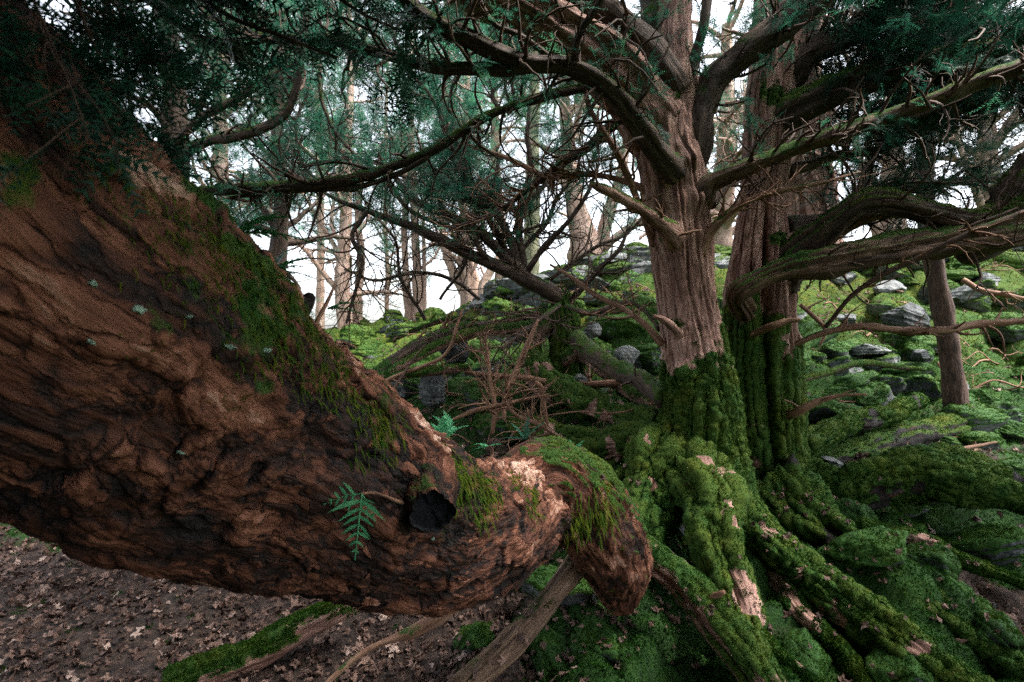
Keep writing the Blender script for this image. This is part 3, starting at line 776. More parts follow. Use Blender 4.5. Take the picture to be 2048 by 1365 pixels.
def lichen_on(root, V, N, x, y, s):
    """a crusty disc lying on whatever part of the trunk is seen at this pixel"""
    rel = V-EYE; ok = (rel[:, 1] > .05) & ((N*-rel).sum(-1) > 0)
    idx = np.nonzero(ok)[0]; r = rel[idx]; px = r[:, 0]/r[:, 1]*F+1024; py = 682.5-r[:, 2]/r[:, 1]*F
    d = np.hypot(px-x, py-y); near = idx[d < 14]
    if not len(near): near = idx[np.argsort(d)[:6]]
    k = near[np.argmin(rel[near, 1])]
    p = V[k]; n = N[k]; n = nrm(n+.6*nrm(EYE-p)); rad = s/F*rel[k, 1]
    u = nrm(np.cross(n, [.3, .1, 1.])); w = np.cross(n, u); g = Geo(); S = 22
    th = np.arange(S)*2*math.pi/S; rr = rad*(1+.55*vnoise(np.stack([np.cos(th)*1.7+x, np.sin(th)*1.7+y, th*0], -1), 7)+.10*RNG.normal(size=S))
    rings = []
    for f, h in ((1, -.002), (.95, .002), (.6, .0035)):
        rings.append(p+n*(h+.002)+f*rr[:, None]*(u*np.cos(th)[:, None]+.8*w*np.sin(th)[:, None])+n*.0012*RNG.normal(size=(S, 1)))
    Vv = np.vstack(rings+[p[None]+n*.005]); g.add(Vv, tube_quads(3, S), np.stack([2*S+np.arange(S), 2*S+(np.arange(S)+1) % S, np.full(S, 3*S)], -1), vr=np.clip(RNG.uniform(.2, .9)+.2*RNG.normal(size=len(Vv)), 0, 1))
    part('lichen', g, M['lichen'], root)
LY = leaning_yew(); shade_foliage(LY)

def twig_part(root, name, pts, mat, S=8, seed=0, amp=.15, crk=.006, extra=0, elen=(.05, .2), label=None, tm=.0, step=.02):
    g = Geo(); c, r, _ = limb(g, pts, S, seed, amp, crk=crk, step=step, mossf=moss_top(tm, .4, seed, 8), freq=30)
    if extra:
        a, ra = twigs(c, r, extra, elen, .55, (30, 75), .3, (0, 0, 0), .8, 8, .15, rmin=.0012); tubes(g, a, ra, 4, mo=.2)
        b, rb = twigs(a, ra, extra*2, (elen[0]*.5, elen[1]*.6), .7, (25, 70), .35, (0, 0, 0), .8, 6, .2, rmin=.0009); tubes(g, b, rb, 3, mo=.1)
    return part(name, g, M[mat], root, label)

# ================================================================== the great fluted yew in the middle
def edge_ctrl(rows, d):
    out = []
    for (y, l, r) in rows: out.append([*P((l+r)/2, y, d if not callable(d) else d(y)), (r-l)/2/F*(d if not callable(d) else d(y))])
    return out

def main_yew():
    root = thing('fluted_yew', 'tall fluted yew right of centre with thick green moss round its foot', 'tree', P(1395, 1010, 3.0))
    rows = [(1070, 1285, 1520), (1010, 1300, 1503), (950, 1312, 1492), (900, 1320, 1482), (800, 1324, 1470), (700, 1324, 1448), (600, 1314, 1428), (500, 1302, 1422), (420, 1290, 1416), (350, 1284, 1408), (290, 1274, 1392), (240, 1275, 1385), (200, 1300, 1380)]
    C = catmull(edge_ctrl(rows, 3.0), 420); g = Geo()
    def disp(TH, S, pos, bk, rr, rad):
        a = np.stack([np.cos(TH), np.sin(TH), bk[..., 2]*.42], -1)
        tw = .6*fbm(pos*2.2, 2, 101)[..., None]
        v = vnoise(a*2.3+tw, 102); v2 = vnoise(a*np.array([5, 5, 3.4])+tw*2, 103)
        d = rr*(.22*(.4-np.abs(v))-.15*np.exp(-(v/.16)**2)+.05*(.4-np.abs(v2)))
        low = sstep(.30, .05, S)
        a2 = np.stack([np.cos(TH)*2.1, np.sin(TH)*2.1, S*0], -1); d = d+rr*low*.30*vnoise(a2, 104)
        d = d+.012*fbm(bk*np.array([14, 14, 5]), 4, 105)+.006*fbm(bk*np.array([50, 50, 18]), 4, 106)
        for (x, y, rad_, am) in ((1345, 340, .05, .05), (1375, 320, .05, .04), (1340, 470, .06, .05), (1395, 400, .05, .04), (1365, 740, .05, .05), (1350, 690, .06, .04), (1300, 960, .10, .06), (1330, 460, .05, .03), (1395, 470, .04, .02), (1410, 905, .07, .03)):
            q = P(x, y, 2.86); d = d+am*np.exp(-((pos-q)**2).sum(-1)/rad_**2)
        for (x, y, rad_, am) in ((1355, 375, .05, .03), (1320, 420, .04, .025), (1372, 560, .03, .012)):
            q = P(x, y, 2.86); d = d-am*np.exp(-((pos-q)**2).sum(-1)/rad_**2)
        return d
    def mossf(pos, N, S):
        py = 682.5-(pos[..., 2]-1.35)/np.maximum(pos[..., 1], .5)*F
        z = pos[..., 2]; edge = P(0, 700, 3)[2]
        m = 1.05*sstep(edge+.20, edge-.20, z+.42*fbm(pos*4, 3, 111)-.22*fbm(pos*15, 2, 119)+.35*np.clip((1395-((pos[..., 0]/pos[..., 1])*F+1024))/160, -.3, .3)*0)
        q = P(1405, 905, 2.85); m = m-1.2*np.exp(-((pos-q)**2).sum(-1)/.085**2)
        q = P(1362, 700, 2.85); m = m-1.4*np.exp(-((pos-q)**2).sum(-1)/.075**2)
        for (x, y) in ((1345, 335), (1350, 465), (1325, 480), (1345, 655), (1360, 190)):
            q = P(x, y, 2.86); m = m+.75*np.exp(-((pos-q)**2).sum(-1)/.05**2)
        return np.clip(m+.18*fbm(pos*12, 3, 112)+.08*N[..., 2], 0, 1.1)
    c = C[:, :3]; c = crook(c, .02, 1.5, 4)
    pos, N, mo = sweep(g, c, C[:, 3], 200, np.array([0, 0, 1.35]), disp, mossf)
    trunk = part('trunk', g, M['bark'], root)
    ms = Geo(); tuft_on(ms, pos, N, mo, 60000, .010, .5, .10, .9); part('moss', ms, M['moss'], trunk)
    F1 = Geo()
    def L(nm, pts, mat='bark_dark', S=24, seed=0, amp=.16, crk=.02, mossk=(.1, .5), tw=0, tl=(.2, .6), tw2=0, tl2=(.1, .3), ns=0, sz=.14, lb=None, flute=.15, tuft=0, templ=TEMPL, twm='twig'):
        gg = Geo(); c, r, p = limb(gg, pts, S, seed, amp, flute, .02, crk, 2.2, moss_top(mossk[0], mossk[1], seed, 6), None)
        o = part(nm, gg, M[mat], root, lb)
        if tw:
            tg = Geo(); leafy_twigs(tg, F1, c, r, tw, tl, tw2, tl2, ns, sz, templ=templ); part('twigs', tg, M[twm], o)
        return o, c, r
    L('limb', [(1350, 350, 3.06, 60), (1325, 285, 3.03, 95), (1295, 222, 2.97, 100), (1240, 150, 2.9, 98), (1170, 90, 2.85, 92), (1090, 40, 2.8, 88), (980, -20, 2.7, 84), (800, -120, 2.6, 80)], 'bark', 70, 3, .14, .03, (.0, .3), 40, (.3, .9), 90, (.15, .4), 260, .13, 'thick limb climbing to the upper left', .35)
    L('limb', [(1350, 190, 2.95, 62), (1305, 110, 2.9, 66), (1240, 50, 2.85, 62), (1170, -10, 2.8, 60), (1080, -90, 2.7, 58)], 'bark_dark', 40, 5, .14, .03, (.0, .4), 25, (.2, .7), 60, (.1, .3), 160, .12)
    L('limb', [(1345, 290, 3.0, 88), (1347, 220, 3.0, 78), (1342, 130, 3.02, 70), (1345, 40, 3.05, 58), (1350, -120, 3.1, 55)], 'bark', 50, 7, .14, .02, (.05, .4), 20, (.2, .6), 60, (.1, .3), 200, .12, 'upright stem above the fork', .3)
    L('limb', [(1335, 150, 3.05, 42), (1312, 60, 3.1, 40), (1296, -60, 3.15, 36)], 'bark_dark', 30, 8)
    L('limb', [(1365, 340, 3.05, 50), (1380, 285, 3.0, 62), (1400, 215, 2.98, 50), (1440, 150, 2.95, 50), (1510, 95, 2.9, 52), (1590, 30, 2.85, 55), (1690, -60, 2.8, 55)], 'bark_dark', 40, 9, .16, .03, (.1, .5), 30, (.2, .7), 80, (.1, .3), 300, .12, 'dark limb rising to the upper right', .3)
    L('branch', [(1372, 210, 2.98, 24), (1388, 120, 2.95, 20), (1404, 50, 2.9, 18), (1418, -40, 2.9, 16)], 'bark_dark', 16, 10)
    o, c, r = L('branch', [(1365, 385, 3.02, 30), (1350, 352, 2.90, 46), (1318, 318, 2.78, 38), (1278, 262, 2.68, 34), (1235, 205, 2.6, 31), (1190, 160, 2.55, 30), (1130, 132, 2.5, 28), (1060, 125, 2.45, 26), (1000, 105, 2.42, 28), (930, 75, 2.4, 30), (860, 45, 2.35, 28), (790, -10, 2.3, 26), (720, -70, 2.3, 24)], 'bark_dark', 30, 11, .2, .02, (.12, .75), 55, (.15, .55), 120, (.08, .25), 170, .12, 'long arching branch sweeping to the upper left', .3)
    L('branch', [(1090, 132, 2.47, 22), (1020, 142, 2.45, 20), (960, 137, 2.45, 23), (890, 138, 2.45, 22), (820, 125, 2.45, 21), (745, 104, 2.45, 18), (680, 85, 2.45, 20), (600, 78, 2.45, 17), (540, 76, 2.45, 14), (470, 50, 2.45, 12), (400, 30, 2.45, 8)], 'bark_dark', 24, 12, .22, .015, (.05, .8), 50, (.15, .5), 120, (.08, .22), 420, .11)
    L('branch', [(1290, 160, 2.95, 24), (1215, 170, 2.85, 18), (1140, 185, 2.8, 16), (1060, 205, 2.8, 17), (990, 228, 2.8, 17), (930, 262, 2.8, 17), (870, 300, 2.8, 17), (800, 328, 2.8, 17), (730, 350, 2.8, 18), (640, 365, 2.8, 20), (560, 372, 2.8, 20), (470, 378, 2.8, 18), (400, 380, 2.8, 16)], 'bark_dark', 20, 13, .2, .015, (.3, .8), 60, (.15, .55), 140, (.08, .3), 160, .11, 'slender mossy branch dipping to the left')
    L('branch', [(860, 312, 2.8, 9), (800, 345, 2.8, 9), (720, 372, 2.8, 10), (640, 378, 2.82, 10), (540, 385, 2.85, 8), (460, 395, 2.85, 6)], 'bark_dark', 12, 14, .2, .01, (.2, .7), 25, (.1, .4), 60, (.08, .2), 60, .10)
    L('branch', [(1152, 150, 2.52, 15), (1150, 100, 2.45, 15), (1162, 60, 2.4, 14), (1195, 10, 2.35, 13), (1215, -40, 2.3, 12)], 'bark_dark', 14, 15, .2, .01, (.1, .4), 10, (.1, .3), 20, (.05, .2))
    L('branch', [(1135, 140, 2.5, 10), (1080, 100, 2.45, 10), (1035, 70, 2.4, 10), (990, 50, 2.4, 9), (960, 0, 2.35, 8), (950, -40, 2.3, 8)], 'bark_dark', 12, 16, .2, .012, (.1, .4), 10, (.1, .4), 30, (.05, .2), 30, .1)
    L('branch', [(1370, 420, 3.0, 40), (1400, 392, 2.9, 50), (1425, 365, 2.85, 34), (1465, 348, 2.8, 28), (1530, 322, 2.75, 24), (1600, 294, 2.7, 24), (1680, 268, 2.62, 24), (1770, 238, 2.55, 24), (1860, 203, 2.45, 25), (1950, 168, 2.4, 26), (2090, 120, 2.3, 26)], 'bark_limb', 24, 17, .30, .012, (.22, .5), 60, (.1, .4), 120, (.06, .2), 60, .10, 'long pale branch rising to the right edge', .4)
    L('branch', [(1360, 500, 2.98, 30), (1350, 478, 2.86, 42), (1318, 445, 2.75, 26), (1282, 420, 2.65, 20), (1240, 395, 2.6, 20), (1205, 380, 2.55, 18), (1182, 370, 2.5, 9)], 'bark', 20, 18, .3, .01, (.3, .7), 10, (.08, .25), 16, (.05, .12), 0, lb='broken branch stub with lichen pointing left', twm='twig_red')
    L('branch', [(1395, 505, 2.9, 34), (1420, 465, 2.85, 18), (1460, 425, 2.8, 14), (1510, 395, 2.75, 12), (1570, 380, 2.7, 10), (1650, 365, 2.7, 7), (1720, 345, 2.7, 4)], 'twig_red', 14, 19, .25, .012, (.1, .4), 24, (.1, .35), 40, (.05, .2), 0, twm='twig_red')
    L('branch', [(1420, 410, 2.95, 24), (1460, 365, 3.0, 12), (1500, 310, 3.0, 10), (1550, 240, 3.0, 8)], 'bark_dark', 12, 20, .2, .012, (.1, .4), 20, (.1, .35), 30, (.05, .2))
    L('branch', [(1368, 685, 2.95, 22), (1350, 660, 2.82, 17), (1328, 640, 2.74, 13), (1308, 632, 2.72, 9)], 'bark', 14, 21, .3, .006, (.0, .2), lb='short splintered stub low on the trunk')
    L('branch', [(1310, 490, 2.98, 18), (1286, 430, 2.9, 13), (1262, 370, 2.85, 13), (1235, 310, 2.8, 14), (1205, 260, 2.8, 12), (1180, 215, 2.8, 10), (1170, 170, 2.8, 8)], 'twig_red', 12, 22, .2, .015, (.0, .3), 24, (.1, .35), 30, (.05, .2), twm='twig_red')
    L('branch', [(1325, 400, 3.0, 20), (1255, 365, 3.1, 13), (1180, 350, 3.2, 11), (1100, 352, 3.3, 10), (1060, 338, 3.4, 9), (1000, 310, 3.5, 8), (920, 285, 3.6, 6)], 'twig_red', 12, 23, .2, .015, (.1, .3), 40, (.15, .5), 70, (.08, .25), 30, .1, twm='twig_red')
    L('branch', [(1285, 245, 3.0, 26), (1230, 250, 3.1, 22), (1180, 290, 3.2, 18), (1120, 330, 3.3, 14), (1060, 370, 3.4, 12), (980, 430, 3.5, 9), (900, 460, 3.6, 6)], 'bark_dark', 14, 24, .2, .02, (.1, .4), 50, (.15, .5), 90, (.08, .25), 60, .1, twm='twig_red')
    L('branch', [(1325, 690, 2.95, 16), (1290, 650, 3.0, 13), (1240, 615, 3.1, 11), (1190, 590, 3.2, 10), (1150, 560, 3.3, 8), (1100, 530, 3.4, 5)], 'twig_red', 10, 25, .2, .01, (.0, .3), 14, (.1, .3), 20, (.05, .15), twm='twig_red')
    L('branch', [(1320, 660, 3.05, 12), (1280, 610, 3.3, 10), (1250, 605, 3.5, 12), (1180, 625, 3.8, 10), (1130, 612, 4.0, 8)], 'twig', 10, 26, .2, .02, (.2, .4), 14, (.1, .3), 20, (.05, .15), twm='twig_red')
    L('branch', [(1330, 800, 2.98, 34), (1290, 770, 3.3, 34), (1240, 745, 3.7, 32), (1190, 715, 4.1, 32), (1150, 680, 4.6, 32)], 'bark_dark', 20, 27, .25, .02, (.25, .5), 6, (.1, .3), lb='mossy bough leaving the trunk low on its left')
    # roots
    for k, (pts, lb) in enumerate((
        ([(1385, 850, 3.02, 70), (1372, 910, 2.90, 100), (1398, 955, 2.70, 96), (1425, 1005, 2.52, 90), (1442, 1075, 2.38, 86), (1452, 1150, 2.26, 84), (1470, 1225, 2.15, 74), (1490, 1290, 2.08, 66), (1500, 1340, 2.05, 50)], 'bright green moss covered root arching towards the viewer'),
        ([(1365, 840, 3.02, 70), (1348, 890, 2.97, 84), (1318, 925, 2.84, 92), (1296, 975, 2.72, 76), (1275, 1030, 2.60, 72), (1262, 1075, 2.55, 50)], 'rounded mossy root on the left of the trunk'),
        ([(1345, 960, 2.8, 80), (1330, 1000, 2.68, 66), (1318, 1060, 2.58, 50), (1310, 1110, 2.5, 40)], None),
        ([(1335, 905, 3.0, 80), (1270, 888, 3.15, 55), (1200, 893, 3.35, 55), (1130, 878, 3.6, 50), (1080, 860, 4.0, 40), (1020, 850, 4.4, 26)], None),
        ([(1330, 870, 3.1, 70), (1270, 845, 3.4, 52), (1200, 810, 3.8, 50), (1130, 780, 4.2, 46), (1075, 735, 4.6, 38), (1068, 690, 5.0, 28), (1085, 640, 5.3, 20)], None),
        ([(1440, 1000, 2.95, 110), (1500, 1060, 2.72, 70), (1600, 1145, 2.48, 66), (1700, 1215, 2.28, 72), (1800, 1285, 2.1, 78), (1900, 1355, 1.95, 76), (2000, 1430, 1.8, 80)], 'long mossy root running to the bottom right corner'),
        ([(1560, 1150, 2.6, 44), (1600, 1225, 2.36, 36), (1680, 1295, 2.16, 30), (1740, 1375, 2.0, 22)], None),
        ([(1480, 1240, 2.2, 50), (1530, 1295, 2.08, 38), (1600, 1350, 1.96, 34), (1660, 1410, 1.86, 30)], None),
        ([(1650, 1010, 3.15, 40), (1750, 1062, 2.88, 34), (1850, 1085, 2.76, 30), (1960, 1135, 2.58, 28), (2090, 1180, 2.4, 24)], None),
        ([(1300, 940, 2.9, 50), (1240, 960, 2.85, 36), (1190, 985, 2.75, 30), (1130, 1060, 2.6, 36), (1060, 1120, 2.5, 40)], None),
    )):
        gg = Geo(); Lc = catmull(px_ctrl(pts), 150)
        p, N_, m_ = sweep(gg, crook(Lc[:, :3], .022, 3.5, 30+k), Lc[:, 3], 70, None, rough_disp(.6, .04, 30+k, 20), lambda q, n_, S: np.clip(.92+.25*n_[..., 2]-.85*sstep(.13, .38, fbm(q*7, 4, 44))+.15*fbm(q*20, 2, 3), 0, 1.1))
        o = part('root', gg, M['bark'], root, lb); mm = Geo(); tuft_on(mm, p, N_, m_, 16000 if k in (0, 5) else 8000, .010, .45, .02 if k != 5 else -.06, .9); part('moss', mm, M['moss'], o)
    # unseen crown sprays above the frame, added to shade what stands below
    n = 1500; p = np.column_stack([RNG.uniform(-2.6, 3.6, n), RNG.uniform(.2, 4.5, n), np.zeros(n)]); p[:, 2] = 1.35+.70*np.maximum(p[:, 1], .8)+.35+RNG.uniform(0, 1.6, n)
    p = sun_corridors(p); n = len(p); sprays(F1, p, RNG.normal(size=(n, 3)), RNG.uniform(.3, .6, n), TEMPL_FAR, vr=.4)
    part('foliage', F1, M['needle'], root)
main_yew()

# ================================================================== the darker yew behind it on the right
def second_yew():
    root = thing('ivy_dark_yew', 'second fluted yew just right of the mossy one with heavy dark limbs', 'tree', P(1545, 1010, 3.3))
    rows = [(1080, 1480, 1690), (1010, 1482, 1650), (940, 1478, 1612), (850, 1464, 1600), (750, 1455, 1592), (650, 1452, 1585), (560, 1458, 1580), (480, 1472, 1573), (400, 1482, 1568), (300, 1490, 1576), (200, 1494, 1580), (100, 1502, 1588), (0, 1512, 1600), (-140, 1530, 1610)]
    C = catmull(edge_ctrl(rows, 3.4), 420); g = Geo()
    def disp(TH, S, pos, bk, rr, rad):
        a = np.stack([np.cos(TH), np.sin(TH), bk[..., 2]*.30], -1); tw = .5*fbm(pos*2, 2, 201)[..., None]
        v = vnoise(a*2.9+tw, 202); v2 = vnoise(a*np.array([6, 6, 2.4])+tw*2, 203)
        d = rr*(.26*(.4-np.abs(v))-.22*np.exp(-(v/.15)**2)+.12*(.4-np.abs(v2)))
        d = d+.012*fbm(bk*np.array([16, 16, 2.6]), 4, 205)+.004*fbm(bk*np.array([60, 60, 10]), 3, 206)
        q = P(1500, 0, 3.1); gx_ = pos[..., 0]/pos[..., 1]*F+1024; low = sstep(.62, .45, S)
        d = d-.10*low*np.exp(-((TH-.15)/.13)**2)
        return d
    def mossf(pos, N, S):
        z = pos[..., 2]; e = P(0, 640, 3.3)[2]
        m = .98*sstep(e+.12, e-.2, z+.40*fbm(pos*4, 3, 211)-.15*fbm(pos*14, 2, 219))
        for (x, y, rr, a) in ((1555, 700, .06, -1.1), (1552, 790, .06, -1.2), (1500, 930, .07, -.9), (1510, 850, .05, -.6), (1550, 190, .09, 1.0), (1520, 150, .08, .7), (1560, 480, .07, .8)):
            q = P(x, y, 3.25); m = m+a*np.exp(-((pos-q)**2).sum(-1)/rr**2)
        return np.clip(m+.25*fbm(pos*10, 3, 212), 0, 1.1)
    pos, N, mo = sweep(g, crook(C[:, :3], .02, 1.5, 14), C[:, 3], 200, np.array([0, 0, 1.35]), disp, mossf)
    trunk = part('trunk', g, M['bark'], root)
    ms = Geo(); tuft_on(ms, pos, N, mo, 45000, .011, .5, .04, .9); part('moss', ms, M['moss'], trunk)
    F1 = Geo()
    def L(nm, pts, mat='bark_dark', S=24, seed=0, amp=.16, crk=.02, mossk=(.1, .5), tw=0, tl=(.2, .6), tw2=0, tl2=(.1, .3), ns=0, sz=.14, lb=None, flute=.2, twm='twig', mt=0):
        gg = Geo(); mg = Geo(); c, r, p = limb(gg, pts, S, seed, amp, flute, .02, crk, 2.2, moss_top(mossk[0], mossk[1], seed, 6), mg if mt else None, mt, .010, .02)
        o = part(nm, gg, M[mat], root, lb)
        if mt and mg.n: part('moss', mg, M['moss'], o)
        if tw:
            tg = Geo(); leafy_twigs(tg, F1, c, r, tw, tl, tw2, tl2, ns, sz, flat=.35); part('twigs', tg, M[twm], o)
    L('limb', [(1492, 630, 3.3, 36), (1480, 597, 3.15, 36), (1502, 574, 3.1, 30), (1560, 550, 3.05, 34), (1630, 530, 3.0, 42), (1710, 513, 2.95, 46), (1800, 499, 2.9, 46), (1900, 487, 2.85, 44), (2000, 466, 2.8, 46), (2100, 440, 2.75, 48)], 'bark_limb', 60, 3, .36, .035, (.15, .6), 30, (.1, .5), 50, (.1, .3), 0, lb='low heavy limb with torn orange wood at its base', flute=.5)
    L('limb', [(1555, 560, 3.35, 74), (1590, 508, 3.25, 50), (1640, 468, 3.15, 44), (1690, 428, 3.05, 40), (1735, 405, 3.0, 46), (1810, 410, 2.95, 40), (1880, 430, 2.9, 38), (1950, 446, 2.88, 44), (2010, 440, 2.86, 74), (2060, 395, 2.84, 95), (2110, 330, 2.8, 100)], 'bark_dark', 50, 5, .2, .02, (.22, .85), 40, (.15, .5), 60, (.1, .3), 0, lb='crooked limb with a moss saddle, bending towards the right edge', flute=.4, mt=9000)
    L('limb', [(2075, 375, 2.84, 80), (2020, 440, 2.9, 86), (1960, 500, 2.95, 50), (1915, 515, 3.0, 28)], 'bark_dark', 40, 6, .2, .02, (.1, .5))
    L('limb', [(1545, 260, 3.4, 70), (1610, 212, 3.25, 52), (1690, 172, 3.15, 48), (1780, 148, 3.05, 44), (1890, 128, 2.95, 42), (2000, 108, 2.9, 42), (2110, 85, 2.85, 42)], 'bark_dark', 40, 7, .18, .03, (.25, .7), 90, (.2, .8), 240, (.15, .4), 1700, .14, flute=.3, mt=4000)
    L('limb', [(1560, 180, 3.4, 60), (1630, 105, 3.3, 46), (1720, 60, 3.2, 44), (1830, 10, 3.1, 44), (1960, -60, 3.0, 44)], 'bark_dark', 30, 8, .18, .03, (.15, .6), 80, (.2, .8), 220, (.15, .4), 1700, .14)
    L('branch', [(1575, 300, 3.45, 30), (1650, 268, 3.4, 22), (1740, 240, 3.35, 20), (1850, 232, 3.3, 20), (1960, 210, 3.2, 18), (2100, 190, 3.1, 16)], 'bark_dark', 16, 9, .2, .025, (.1, .4), 60, (.15, .6), 160, (.1, .35), 1000, .13)
    L('branch', [(1575, 345, 3.45, 26), (1660, 318, 3.5, 16), (1760, 300, 3.5, 14), (1810, 275, 3.5, 12), (1830, 250, 3.5, 8)], 'twig', 12, 10, .2, .02, (.1, .4), 40, (.15, .5), 60, (.1, .3), 60, .12)
    L('branch', [(1570, 450, 3.4, 34), (1650, 440, 3.5, 20), (1730, 390, 3.6, 18), (1820, 372, 3.7, 18), (1920, 365, 3.8, 16), (2090, 350, 3.8, 14)], 'bark_dark', 14, 11, .2, .025, (.1, .4), 60, (.2, .6), 160, (.15, .35), 900, .13)
    L('branch', [(1565, 500, 3.4, 30), (1640, 490, 3.3, 22), (1700, 450, 3.2, 20), (1760, 430, 3.1, 18), (1850, 425, 3.1, 14)], 'bark', 14, 12, .25, .02, (.05, .3), 20, (.1, .4), 30, (.1, .2))
    L('branch', [(1560, 700, 3.3, 14), (1600, 685, 3.2, 8), (1650, 666, 3.15, 11), (1720, 655, 3.1, 13), (1810, 664, 3.05, 14), (1890, 662, 3.0, 14), (1960, 650, 3.0, 14), (2100, 640, 2.95, 12)], 'twig_red', 14, 13, .3, .008, (.0, .35), 24, (.08, .3), 24, (.05, .15), lb='thin red-brown branch running level to the right edge', twm='twig_red')
    L('branch', [(1650, 655, 3.12, 7), (1700, 595, 3.0, 8), (1760, 552, 2.9, 10), (1840, 515, 2.8, 11), (1920, 475, 2.7, 12), (2050, 425, 2.6, 13)], 'twig', 12, 14, .2, .008, (.0, .3), 16, (.1, .3), 20, (.05, .2), twm='twig_red')
    L('branch', [(1550, 842, 3.3, 12), (1590, 828, 3.12, 14), (1630, 806, 3.05, 12), (1680, 792, 3.0, 8), (1735, 790, 2.95, 4)], 'twig_red', 12, 15, .25, .006, (.0, .4), 6, (.06, .15), twm='twig_red')
    L('branch', [(1500, 672, 3.25, 12), (1540, 655, 3.0, 14), (1575, 643, 2.95, 10), (1600, 640, 2.9, 5)], 'twig_red', 12, 16, .25, .006, (.0, .3))
    for k, (pts, lb) in enumerate((
        ([(1560, 990, 3.2, 130), (1610, 1045, 2.98, 96), (1680, 1095, 2.8, 84), (1760, 1150, 2.6, 84), (1850, 1220, 2.4, 86), (1950, 1290, 2.22, 86), (2090, 1385, 2.0, 84)], 'straight mossy root slanting to the lower right edge'),
        ([(1590, 960, 3.35, 110), (1640, 985, 3.25, 80), (1710, 985, 3.15, 72), (1790, 958, 3.08, 76), (1870, 950, 3.02, 84), (1960, 965, 2.96, 88), (2100, 1005, 2.88, 90)], 'thick level mossy root raised above a dark hollow on the right'),
        ([(1600, 900, 3.45, 60), (1650, 870, 3.6, 40), (1700, 850, 3.9, 40), (1780, 830, 4.2, 34), (1840, 800, 4.6, 24)], None),
    )):
        gg = Geo(); Lc = catmull(px_ctrl(pts), 150)
        p, N_, m_ = sweep(gg, crook(Lc[:, :3], .02, 2.0, 60+k), Lc[:, 3], 70, None, rough_disp(.6, .04, 60+k, 20), lambda q, n_, S: np.clip(.85+.3*n_[..., 2]-.9*sstep(.12, .4, fbm(q*4.5, 3, 47))+.15*fbm(q*20, 2, 3), 0, 1.1))
        o = part('root', gg, M['bark_plate'], root, lb); mm = Geo(); tuft_on(mm, p, N_, m_, 16000, .011, .45, -.04, .9); part('moss', mm, M['moss'], o)
    n = 5200; p = np.column_stack([RNG.uniform(.6, 6.0, n), RNG.uniform(-.8, 5.5, n), np.zeros(n)]); p[:, 2] = 1.35+.72*np.maximum(p[:, 1], 1.2)+.25+RNG.uniform(0, 1.8, n)  # unseen crown sprays, added densely to darken the right side
    p = sun_corridors(p); n = len(p); sprays(F1, p, RNG.normal(size=(n, 3)), RNG.uniform(.3, .6, n), TEMPL_FAR, vr=.4)
    part('foliage', F1, M['needle_shaded'], root)
    return root
second_yew().name = 'dark_limbed_yew'

# ================================================================== slim conifer on the right
def slim_tree():
    root = thing('slim_tree', 'slim straight dark trunk standing on the mossy slope at the right', 'tree', P(1915, 860, 4.6))
    F1 = Geo()
    g = Geo(); c, r, p = limb(g, [(1915, 850, 4.6, 42), (1908, 760, 4.6, 39), (1892, 650, 4.6, 36), (1872, 540, 4.6, 34), (1855, 440, 4.6, 32), (1850, 330, 4.6, 30), (1860, 200, 4.6, 29), (1875, 80, 4.6, 28), (1885, -80, 4.6, 26)], 60, 5, .12, .04, .03, .012, 1.5, moss_top(-.25, .2, 4, 4), freq=16)
    part('trunk', g, M['bark_slim'], root)
    tg = Geo(); sub = c[:, int(c.shape[1]*.55):]; leafy_twigs(tg, F1, sub, r[:, -sub.shape[1]:], 70, (.4, 1.5), 240, (.2, .5), 1800, .18, flat=.3, bias=(0, 0, -.02))
    part('twigs', tg, M['twig'], root)
    g = Geo(); mg = Geo()
    limb(g, [(1925, 815, 4.6, 46), (1918, 845, 4.55, 54), (1880, 862, 4.45, 50), (1800, 880, 4.25, 54), (1720, 905, 4.0, 56), (1650, 935, 3.8, 44)], 50, 8, .2, .1, .03, .02, mossf=moss_top(.22, .8, 3, 3), tufts=mg, tn=7000, tsize=.013, tvr=0)
    o = part('root', g, M['bark_plate'], root, 'mossy horizontal base that the slim trunk rises from'); part('moss', mg, M['moss'], o)
    part('foliage', F1, M['needle_shaded'], root)
slim_tree()

